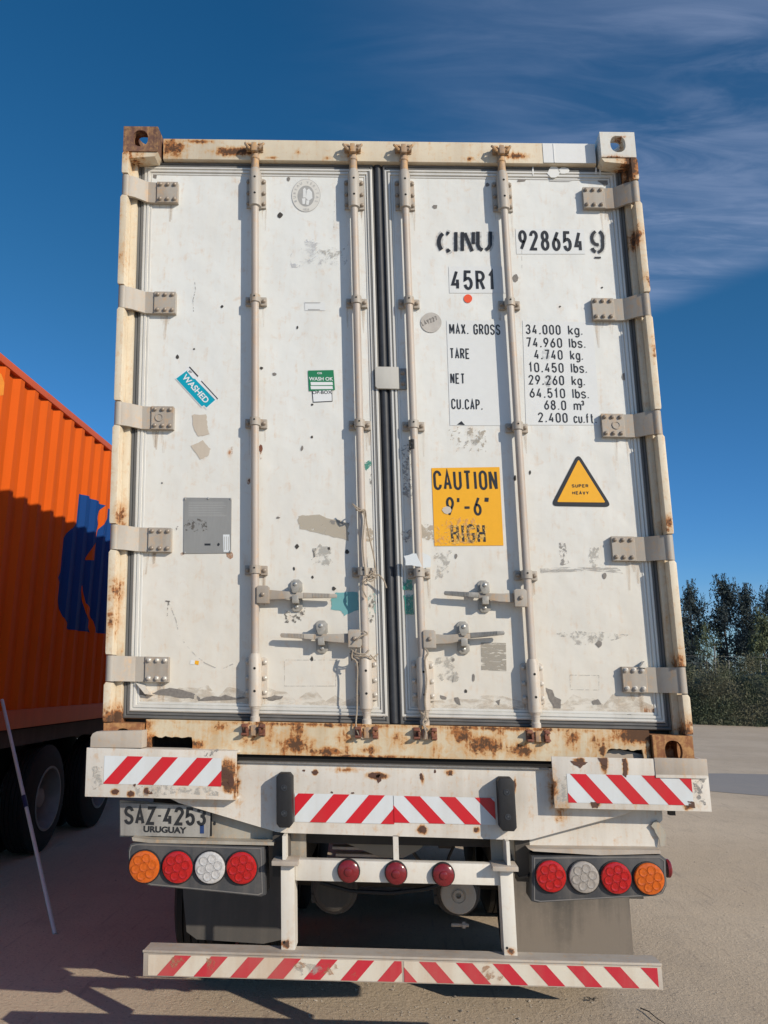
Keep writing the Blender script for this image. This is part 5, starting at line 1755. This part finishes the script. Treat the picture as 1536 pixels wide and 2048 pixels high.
# under-run guard
xb0, xb1 = -1.004, .985
b = MB()
b.box(xb0, xb1, -.10, -.092, .4555, .5475, .001)
b.box(xb0, xb1, -.0915, .0, .5395, .5475)
b.box(xb0, xb0 + .008, -.0915, -.01, .4555, .539)
b.box(xb1 - .008, xb1, -.0915, -.01, .4555, .539)
bar_ = b.build('underrun_bar', M['bar'], TR)
ztop, zbot = .5325, .4635
for (xa, xc, ph, dr) in ((-.985, -.009, .035, 1), (.000, .968, -.045, -1)):
    tape = polyp('reflective_tape', [(xa, zbot - .004), (xc, zbot - .004), (xc, ztop), (xa, ztop)], -.1012, M['silverdull'], TR, px=False)
    for i in range(8):
        x_ = xa + ph + i * .141 + (0.0 if dr > 0 else .03)
        qq = [(x_, zbot - .004), (x_ + .064, zbot - .004), (x_ + .064 + .068 * dr, ztop), (x_ + .068 * dr, ztop)]
        qq = clip_poly(qq, xa, xc, zbot - .004, ztop)
        if len(qq) > 2:
            polyp('red_stripe', qq, -.1020, M['reddull'], tape, px=False)
b = MB(); b.box(xb0 - .002, xb1 + .002, -.105, -.0995, .5405, .5495, .001); b.build('bar_lip', M['bar'], bar_)
for s_, q in ((0, [(287, 1900), (297, 1903), (297, 1948), (287, 1950)]), (1, [(1313, 1930), (1321, 1930), (1322, 1981), (1314, 1981)])):
    pass
for px, py, a, c in ((352, 1924, 14, 12), (420, 1928, 10, 14), (655, 1938, 22, 15), (600, 1932, 10, 8), (712, 1950, 8, 5), (975, 1945, 14, 14), (1000, 1955, 8, 6)):
    polyp('rust_stain', ragged(blob(px, py, a, c, 9, .3), 1.5, 3), -.1028, scuff('stain', (.42, .24, .14), .46, .62, 34, .65), bar_)
polyp('grey_smear', ragged(blob(612, 1938, 34, 12, 10, .2), 2, 3), -.1030, scuff('smear', (.42, .40, .36), .45, .62, 24, .6), bar_)

# guard posts, their seats and the cross tube
for s in (0, 1):
    if s == 0:
        x0, x1 = P(562, 1800, -.05)[0], P(589, 1800, -.05)[0]
    else:
        x0, x1 = P(1003, 1800, -.05)[0], P(1029, 1800, -.05)[0]
    xs = x1 if s == 0 else x0
    b = MB()
    b.box(x0, x1, -.05, -.043, .5476, .862, .001)
    sx = x1 if s == 0 else x0
    b.box(sx - .007 if s == 0 else sx, sx if s == 0 else sx + .007, -.0425, .05, .5476, .862)
    b.box(x0 + (0 if s == 0 else .0), x0 + .007, -.0425, .05, .5476, .862) if s == 0 else b.box(x1 - .007, x1, -.0425, .05, .5476, .862)
    po = b.build('guard_post', M['postwhite'], TR)
    b = MB(); b.box(x0 - .032, x1 + .018, -.085, .03, .8625, .880, .002); b.build('post_seat', M['bar'], po)
    b = MB()
    fx = x0 + .008 if s == 0 else x1 - .022
    b.box(fx, fx + .013, -.06, .06, .8805, .970); b.build('post_web', M['postwhite'], po)
    b = MB(); b.box(x0 - .02, x0 + .09, .06, .075, .86, .97); b.build('post_gusset', M['trailerdirty'], po)
    h_ = MB(); h_.cyl((x0 + .012, -.0515, .575), (x0 + .012, -.0495, .575), .005, n=8); h_.build('bolt_hole', M['dark'], po)
xa, xc = P(590, 1740, -.03)[0], P(1002, 1750, -.03)[0]
z0, z1 = P(700, 1764, -.03)[1], P(700, 1721.5, -.03)[1]
b = MB(); b.box(xa, xc, -.03, .02, z0, z1, .004); cr = b.build('cross_tube', M['postwhite'], TR)
xm = P(792, 1700, .0)[0]
b = MB(); b.box(xm - .011, xm + .011, .0, .02, z1 + .001, .972); b.build('centre_hanger', M['trailer'], cr)
for px, py in ((697, 1743), (792, 1747), (887, 1750)):
    x, z = P(px, py, -.05)
    b = MB(); b.lathe((x, -.030, z), (0, -1, 0), [(0, .046), (.012, .046), (.016, .043)], 24); lm = b.build('marker_lamp', M['rubber'], TR)
    b = MB(); b.lathe((x, -.0455, z), (0, -1, 0), [(0, .0425), (.008, .0415), (.013, .034), (.015, .017), (.019, .015), (.021, .010), (.0215, .001)], 24); b.build('lens', M['lensmaroon'], lm)

# mud flaps
for s, mat in ((-1, 'flapdark'), (1, 'flap')):
    if s < 0:
        x0, x1, zb_ = P(362, 1800, .85)[0], P(575, 1800, .85)[0], P(470, 1886, .85)[1]
        pts = [(x0, .9), (x0 + .01, .52), (x0 + .03, zb_ + .045), (x0 + .08, zb_ + .012), (x1 - .12, zb_), (x1 - .03, zb_ + .02), (x1, zb_ + .07), (x1, .9)]
    else:
        x0, x1 = P(1022, 1830, .85)[0], P(1261, 1830, .85)[0]
        pts = [(x0, .20), (x1, .20), (x1, .9), (x0, .9)]
    b = MB(); b.prism(pts, .85, .86); fl = b.build('mud_flap', M[mat], TR)
    if s > 0:
        fl.data.materials[0] = M['flap']
b = MB(); b.box(-1.1, 1.1, .84, .90, .90, .94); b.build('flap_rail', M['under'], TR)
polyp('flap_print', [P(860 + 300, 1832, .3986), P(1176, 1832, .3986), P(1176, 1836, .3986), P(1160, 1836, .3986)], .3986, M['roundgrey'], TR, px=False) if False else None

for s in (-1, 1):  # mudguards added to keep the sun off the ground under the trailer
    b = MB()
    for y in (1.52, 2.83, 4.14):
        arc = [(y + .57 * math.cos(a), .5 + .57 * math.sin(a)) for a in [PI * (.02 + k * .96 / 12) for k in range(13)]]
        for (ya, za), (yc, zc) in zip(arc, arc[1:]):
            b.face([(s * .58, ya, za), (s * 1.22, ya, za), (s * 1.22, yc, zc), (s * .58, yc, zc)])
    b.build('added_mudguard', M['under'], TR)
    b = MB(); b.box(s * .50, s * .57, .95, 4.7, .60, .70); b.build('added_leaf_spring', M['under'], TR)  # springs and hangers added to block sun between the wheels
    for y in (.95, 2.15, 3.45, 4.7):
        b = MB(); b.box(s * .46, s * .58, y - .09, y + .09, .62, .98); b.build('added_spring_hanger', M['under'], TR)
b = MB(); b.box(-.98, .98, .20, .26, .90, 1.10); b.build('tail_crossbeam', M['under'], TR)
# chassis rails, cross members, axles, wheels
for s in (-1, 1):
    b = MB()
    b.box(s * .42, s * .55, .22, 12.1, 1.225, 1.245); b.box(s * .42, s * .55, .22, 12.1, .92, .94); b.box(s * .48, s * .49, .22, 12.1, .9405, 1.2245)
    b.build('chassis_rail', M['trailerdirty'], TR)
for y in (.9, 1.9, 2.9, 3.9, 5.2, 6.5, 7.8, 9.1, 10.4, 11.8):
    b = MB(); b.box(-.475, .475, y, y + .08, 1.05, 1.2); b.build('cross_member', M['under'], TR)
b = MB(); b.prism([P(645, 1662, .25), P(870, 1664, .25), P(838, 1700, .25), P(806, 1716, .25), P(760, 1714, .25), P(700, 1690, .25)], .25, .27); b.build('drop_plate', paint('drop_paint', (.30, .26, .2), grime=.5, rough=.7), TR)
for p, q_ in (((800, 1712), (880, 1670)), ((815, 1690), (840, 1722))):
    a, c = P(*p, .4), P(*q_, .4)
    b = MB(); b.cyl((a[0], .4, a[1]), (c[0], .4, c[1]), .008, n=8); b.build('brace_rod', M['under'], TR)
for p0_, p1_ in (((665, 1694), (790, 1706)), ((672, 1708), (786, 1716))):
    a, c = P(*p0_, .3), P(*p1_, .3)
    b = MB(); b.box(a[0], c[0], .28, .34, a[1] - .006, a[1] + .005); b.build('spring_leaf', M['bar'], TR)
b = MB(); x, z = P(893, 1684, .6); b.box(x - .04, x + .04, .6, .7, z - .03, z + .04, .006); b.cyl((x, .65, z + .04), (x, .65, z + .12), .02, n=10); b.build('air_valve', M['under'], TR)
q = []
for px, py in ((908, 1680), (906, 1695), (898, 1712), (893, 1730)):
    x, z = P(px, py, .5); q.append((x, .5, z))
b = MB(); b.tube(q, .007, 7); b.build('air_hose', M['rubber'], TR)
q = []
for px, py in ((640, 1765), (700, 1782), (780, 1786), (850, 1778), (905, 1762)):
    x, z = P(px, py, .5); q.append((x, .5, z))
b = MB(); b.tube(q, .009, 7); b.build('air_hose', M['rubber'], TR)


def wheel_meshes(R=.50, W=.26):
    mb = MB(False)
    prof = [(-W / 2, .29), (-W / 2, .36), (-W / 2 + .01, R - .07), (-W / 2 + .035, R - .012)]
    # tread with four grooves
    tw = W - .07
    for k in range(5):
        a = -tw / 2 + k * tw / 5
        prof += [(a + .003, R), (a + tw / 5 - .006, R), (a + tw / 5 - .004, R - .014), (a + tw / 5 + .001, R - .014)]
    prof += [(W / 2 - .035, R - .012), (W / 2 - .01, R - .07), (W / 2, .36), (W / 2, .29)]
    mb.lathe((0, 0, 0), (1, 0, 0), prof, 48, False)
    bmesh.ops.recalc_face_normals(mb.bm, faces=mb.bm.faces[:])
    t = bpy.data.meshes.new('tyre'); mb.bm.to_mesh(t); mb.bm.free(); t.materials.append(M['tyre'])
    mb = MB(False)
    mb.lathe((0, 0, 0), (1, 0, 0), [(-W / 2 + .005, .288), (-W / 2 + .0, .300), (-W / 2 - .006, .300), (-W / 2 - .006, .280), (-W / 2 + .03, .272), (.02, .255), (.055, .235), (.06, .18), (.05, .12), (-.02, .10), (-.06, .09), (-.075, .06), (-.075, .001)], 40, False)
    for k in range(10):
        a = k * 2 * PI / 10
        mb.lathe((.055, .155 * math.cos(a), .155 * math.sin(a)), (-1, 0, 0), [(0, .016), (.03, .014), (.032, .001)], 6)
    bmesh.ops.recalc_face_normals(mb.bm, faces=mb.bm.faces[:])
    r_ = bpy.data.meshes.new('rim'); mb.bm.to_mesh(r_); mb.bm.free(); r_.materials.append(M['rim'])
    mb = MB(False)
    mb.lathe((0, 0, 0), (1, 0, 0), [(-.02, .27), (-.018, .27), (-.018, .05)], 24, True)
    for m_ in (t, r_):
        m_.polygons.foreach_set('use_smooth', [True] * len(m_.polygons))
        m_.set_sharp_from_angle(angle=.7)
    mb.bm.free()
    return t, r_


TY, RI = wheel_meshes()


def wheel(x, y, z, parent, flip, lean=False):
    o = link('wheel', None, (x, y, z), parent)
    t = link('tyre', TY, (x, y, z), o)
    r_ = link('rim', RI, (x, y, z), o)
    if flip:
        r_.rotation_euler = (0, 0, PI)
    return o


for y in (1.52, 2.83, 4.14):
    b = MB(); b.cyl((-1.0, y, .5), (1.0, y, .5), .065, n=16); b.build('axle', M['under'], TR)
    for s in (-1, 1):
        for xx_ in (.72, 1.05):
            wheel(s * xx_ + .1, y, .5, TR, s > 0)
# brake chambers
for (px, py), r_, mat in (((667, 1783), .105, 'under'), ((915, 1786), .105, 'under')):
    x, z = P(px, py, .62)
    b = MB(); b.lathe((x, .62, z), (0, 1, 0), [(0, r_ * .72), (.01, r_ * .86), (.04, r_ * .93), (.045, r_ * 1.06), (.06, r_ * 1.06), (.065, r_ * .93), (.14, r_ * .85), (.16, r_ * .5)], 26)
    bc = b.build('brake_chamber', M['under'], TR)
    for k in range(2):
        a = .4 + PI * k
        b = MB(); b.box(x + r_ * 1.0 * math.cos(a) - .012, x + r_ * 1.0 * math.cos(a) + .012, .655, .69, z + r_ * math.sin(a) - .02, z + r_ * math.sin(a) + .02, .004); b.build('clamp_lug', M['under'], bc)
x, z = P(918, 1794, .55)
b = MB(); b.lathe((x, .61, z), (0, -1, 0), [(0, .082), (.03, .082), (.034, .078), (.034, .034), (.030, .032), (.030, .026), (.038, .025), (.038, .013), (.02, .011), (.02, .001)], 26)
b.build('spring_cap', M['bar'], TR)
x, z = P(920, 1850, .6)
b = MB(); b.cyl((x - .04, .6, z), (x + .04, .6, z), .008, n=8); b.cyl((x + .01, .6, z), (x + .025, .6, z), .016, n=6); b.build('slack_rod', M['bar'], TR)

# ------------------------------------------------------------------ orange container on its trailer
XO = -3.04
OB, OT = 1.12, 4.012
OY0, OY1 = .55, 12.74
ORC = thing('shipping_container', 'orange corrugated container with blue emblem on its long side, partly in shade', 'container', ((XO - 1.22), OY0, OB))
om = paint('orange_paint', (0.67, 0.108, 0.008), dirt=(0.42, 0.08, 0.006), grime=.3, rough=.65, bumpy=.08, fine=5)
om.node_tree.nodes['Principled BSDF'].inputs['Specular IOR Level'].default_value = .15
orr = paint('orange_rail', (0.58, 0.10, 0.025), dirt=(0.34, 0.08, 0.03), grime=.4, rough=.5, bumpy=.1)
bl = paint('emblem_blue', (0.006, 0.052, 0.21), dirt=(0.02, 0.045, 0.12), grime=.2, rough=.6, bumpy=.05)
bl.node_tree.nodes['Principled BSDF'].inputs['Specular IOR Level'].default_value = .2
b = MB(False); b.box(XO - .06, XO + .008, OY0 + .17, OY1 - .17, OT - .065, OT - .004, .003); b.build('top_rail', orr, ORC)
b = MB(False); b.box(XO - .05, XO + .006, OY0 + .17, OY1 - .17, OB + .012, OB + .165, .003); b.build('bottom_rail', orr, ORC)
b = MB(False); b.box(XO - .09, XO - .004, OY0, OY0 + .16, OB + .12, OT - .12); b.build('corner_post', orr, ORC)
b = MB(False); b.box(XO - .09, XO - .004, OY1 - .16, OY1, OB + .12, OT - .12); b.build('corner_post', orr, ORC)
for y in (OY0, OY1 - .178):
    for z in (OB, OT - .118):
        for x in (XO - .162 + .008, XO - 2.43):
            b = MB(False); b.box(x, x + .162, y, y + .178, z, z + .118, .006); b.build('corner_casting', orr, ORC)
# corrugated side: breakpoints along y
PIT = .278
brk = []
y = OY0 + .16
ph = 2.81 - 40 * PIT
k = 0
while True:
    yb_ = ph + k * PIT
    k += 1
    if yb_ < OY0 + .2: continue
    if yb_ + PIT > OY1 - .17: break
    # inner flat, slope out, outer flat, slope in
    brk += [(yb_, XO - .036), (yb_ + .070, XO - .036), (yb_ + .138, XO), (yb_ + .210, XO)]
brk = [(OY0 + .16, XO - .036)] + brk + [(OY1 - .16, XO - .036)]
b = MB(False)
zb_, zt_ = OB + .164, OT - .064
prev = None
for (y, x) in brk:
    v = (b.bm.verts.new((x, y, zb_)), b.bm.verts.new((x, y, zt_)))
    if prev:
        b.bm.faces.new((prev[0], v[0], v[1], prev[1]))
    prev = v
wall = b.build('corrugated_wall', om, ORC, sharp=15)
b = MB(False); b.box(XO - 2.44, XO - .06, OY0 + .17, OY1 - .17, OT - .03, OT - .012); b.build('roof', om, ORC)
b = MB(False); b.box(XO - 2.44, XO - .05, OY0 + .17, OY1 - .17, OB + .05, OB + .16); b.build('floor', M['under'], ORC)
b = MB(False); b.box(XO - 2.44, XO - 2.40, OY0 + .15, OY1 - .15, OB + .16, OT - .03); b.build('far_wall', om, ORC)
b = MB(False); b.box(XO - 2.40, XO - .06, OY0 + .02, OY0 + .07, OB + .12, OT - .06); b.build('end_door', om, ORC)
b = MB(False); b.box(XO - 2.40, XO - .06, OY1 - .07, OY1 - .02, OB + .12, OT - .06); b.build('front_wall', om, ORC)


# blue emblem painted over the corrugations
def on_wall(poly, off, name, mat):
    mb = MB(False)
    for (ya, xa), (yc, xc) in zip(brk, brk[1:]):
        q = clip_poly(poly, ya, yc, zb_, zt_)
        if len(q) < 3:
            continue
        n = Vector((yc - ya, -(xc - xa))).normalized()
        pts = []
        for (yy, z) in q:
            x = xa + (xc - xa) * (yy - ya) / (yc - ya)
            pts.append((x + off, yy, z))
        mb.face(pts)
    return mb.build(name, mat, wall, sharp=10)


def zp(l):
    return [PX(x / 2.846, 680 + y / 2.846, XO - .01) for x, y in l]


on_wall(zp([(463, 875), (510, 893), (560, 920), (596, 942), (630, 960), (680, 985), (740, 1010), (740, 1700), (600, 1672), (535, 1665), (400, 1648), (380, 1620), (357, 1575), (345, 1500), (343, 1420), (323, 1352), (350, 1290), (362, 1200), (370, 1140), (405, 1075), (438, 1030), (452, 950)]), .0022, 'blue_emblem', bl)
on_wall(zp([(596, 940), (575, 975), (566, 1010), (570, 1050), (562, 1085), (552, 1130), (520, 1180), (506, 1220), (496, 1252), (530, 1253), (548, 1200), (553, 1150), (566, 1085), (590, 1040), (610, 1000), (622, 955)]), .0044, 'orange_gap', om)
on_wall(zp([(464, 1396), (482, 1400), (484, 1440), (487, 1500), (515, 1540), (532, 1600), (537, 1668), (522, 1664), (508, 1620), (485, 1560), (480, 1500), (474, 1430)]), .0044, 'orange_gap', om)
on_wall(zp([(604, 1440), (640, 1430), (640, 1500), (608, 1500)]), .0044, 'orange_gap', om)
on_wall([PX(0, 742, XO - .01), PX(4, 748, XO - .01), PX(6, 765, XO - .01), PX(4, 790, XO - .01), PX(-30, 800, XO - .01), PX(-60, 700, XO - .01)], .0022, 'yellow_mark', plain('mark_orange', (.75, .26, .02), .5))

OTR = thing('container_trailer', 'dark trailer with large dusty wheels beneath the orange container', 'trailer', (XO - 1.22, OY0, 0))
for x in (XO - .85, XO - 1.75):
    b = MB(False); b.box(x, x + .14, OY0, 12.5, .82, 1.10); b.build('chassis_rail', M['under'], OTR)
b = MB(False); b.box(XO - 2.4, XO - .03, OY0 + .0, OY0 + .14, .95, 1.118); b.build('rear_beam', M['under'], OTR)
b = MB(False); b.box(XO - 2.38, XO - .08, 2.0, 7.2, 1.06, 1.115); b.build('deck_frame', M['under'], OTR)
b = MB(False); b.box(XO - .10, XO - .06, 2.1, 11.6, .98, 1.115); b.build('side_rail', M['under'], OTR)
for y in (11.9,):
    b = MB(False); b.box(XO - 2.4, XO - .03, y, y + .14, .95, 1.118); b.build('front_beam', M['under'], OTR)
RZ = .47
for y in (3.02, 4.42, 5.82):
    b = MB(False); b.cyl((XO - 2.3, y, RZ), (XO - .25, y, RZ), .065, n=14); b.build('axle', M['under'], OTR)
    for x in (XO - .16, XO - .49, XO - 1.95, XO - 2.28):
        o = wheel(x, y, RZ, OTR, x > XO - 1)
        for c in o.children:
            c.scale = (1, .94, .94)
# landing legs far forward
for x in (XO - .5, XO - 1.95):
    b = MB(False); b.box(x - .06, x + .06, 9.4, 9.52, .05, 1.0); b.box(x - .14, x + .14, 9.34, 9.58, .0, .05); b.build('landing_leg', M['under'], OTR)

# ------------------------------------------------------------------ pole leaning on the orange container
pb = GP(110, 1868)
d0 = MROT @ Vector(((4 - 768) / FPX, 1, -(1400 - 1024) / FPX))
# where the sight line of its upper visible part meets the plane of the container side
s_ = (XO + .03 - CAM.x) / d0.x
pt = CAM + d0 * s_
pole = thing('pole', 'thin pale metal pole with a dark blue joint leaning towards the orange container', 'pole', (pb.x, pb.y, 0))
dv = (pt - pb)
top = pb + dv * 1.0
jn0, jn1 = None, None
def along(px, py):
    d = MROT @ Vector(((px - 768) / FPX, 1, -(py - 1024) / FPX))
    # closest parameter on the pole line to the sight line
    w0 = pb - CAM
    a, b_, c = dv.dot(dv), dv.dot(d), d.dot(d)
    dd, e = dv.dot(w0), d.dot(w0)
    return (b_ * e - c * dd) / (a * c - b_ * b_)


t0, t1 = along(47, 1617), along(41, 1594)
b = MB(False); b.cyl(pb, pb + dv * t0, .0125, n=12); b.build('lower_tube', M['steelbright'], pole).data.materials[0] = plain('pole_alu', (.60, .60, .61), .4, .2, .08)
b = MB(False); b.cyl(pb + dv * (t1 - .0), pb + dv * 1.0, .0125, n=12); b.build('upper_tube', bpy.data.materials['pole_alu'], pole)
b = MB(False); b.cyl(pb + dv * t0, pb + dv * t1, .0150, n=12); b.build('joint_sleeve', plain('joint_blue', (.010, .02, .08), .4), pole)

# ------------------------------------------------------------------ small things on the ground
a, c = GP(1281, 2016, .01), GP(1330, 2047, .012)
mb = MB(False)
mb.tube([a, a + (c - a) * .35 + Vector((.004, .012, .004)), a + (c - a) * .7 + Vector((-.004, -.008, .004)), c], .0035, 5, .0018)
tag(mb.build('twig', M['bark']), 'dark dry twig on the sandy ground at the lower right', 'twig')
a = GP(1184, 2000, .008)
mb = MB(False)
for k in range(9):
    v = Vector((random.uniform(-1, 1), random.uniform(-1, 1), random.uniform(0, .5))) * .028
    w = Vector((random.uniform(-1, 1), random.uniform(-1, 1), random.uniform(0, .5))) * .014
    mb.tube([a + w, a + w + v * .5 + Vector((0, 0, .004)), a + w + v], .0028, 5, .001)
tag(mb.build('dry_weed_scrap', M['bark']), 'crumpled scrap of dry weed lying just beyond the guard bar', 'debris')

# ------------------------------------------------------------------ tidy up: one name set, no leftovers
for o in bpy.data.objects:
    o.select_set(False)
bpy.context.view_layer.update()
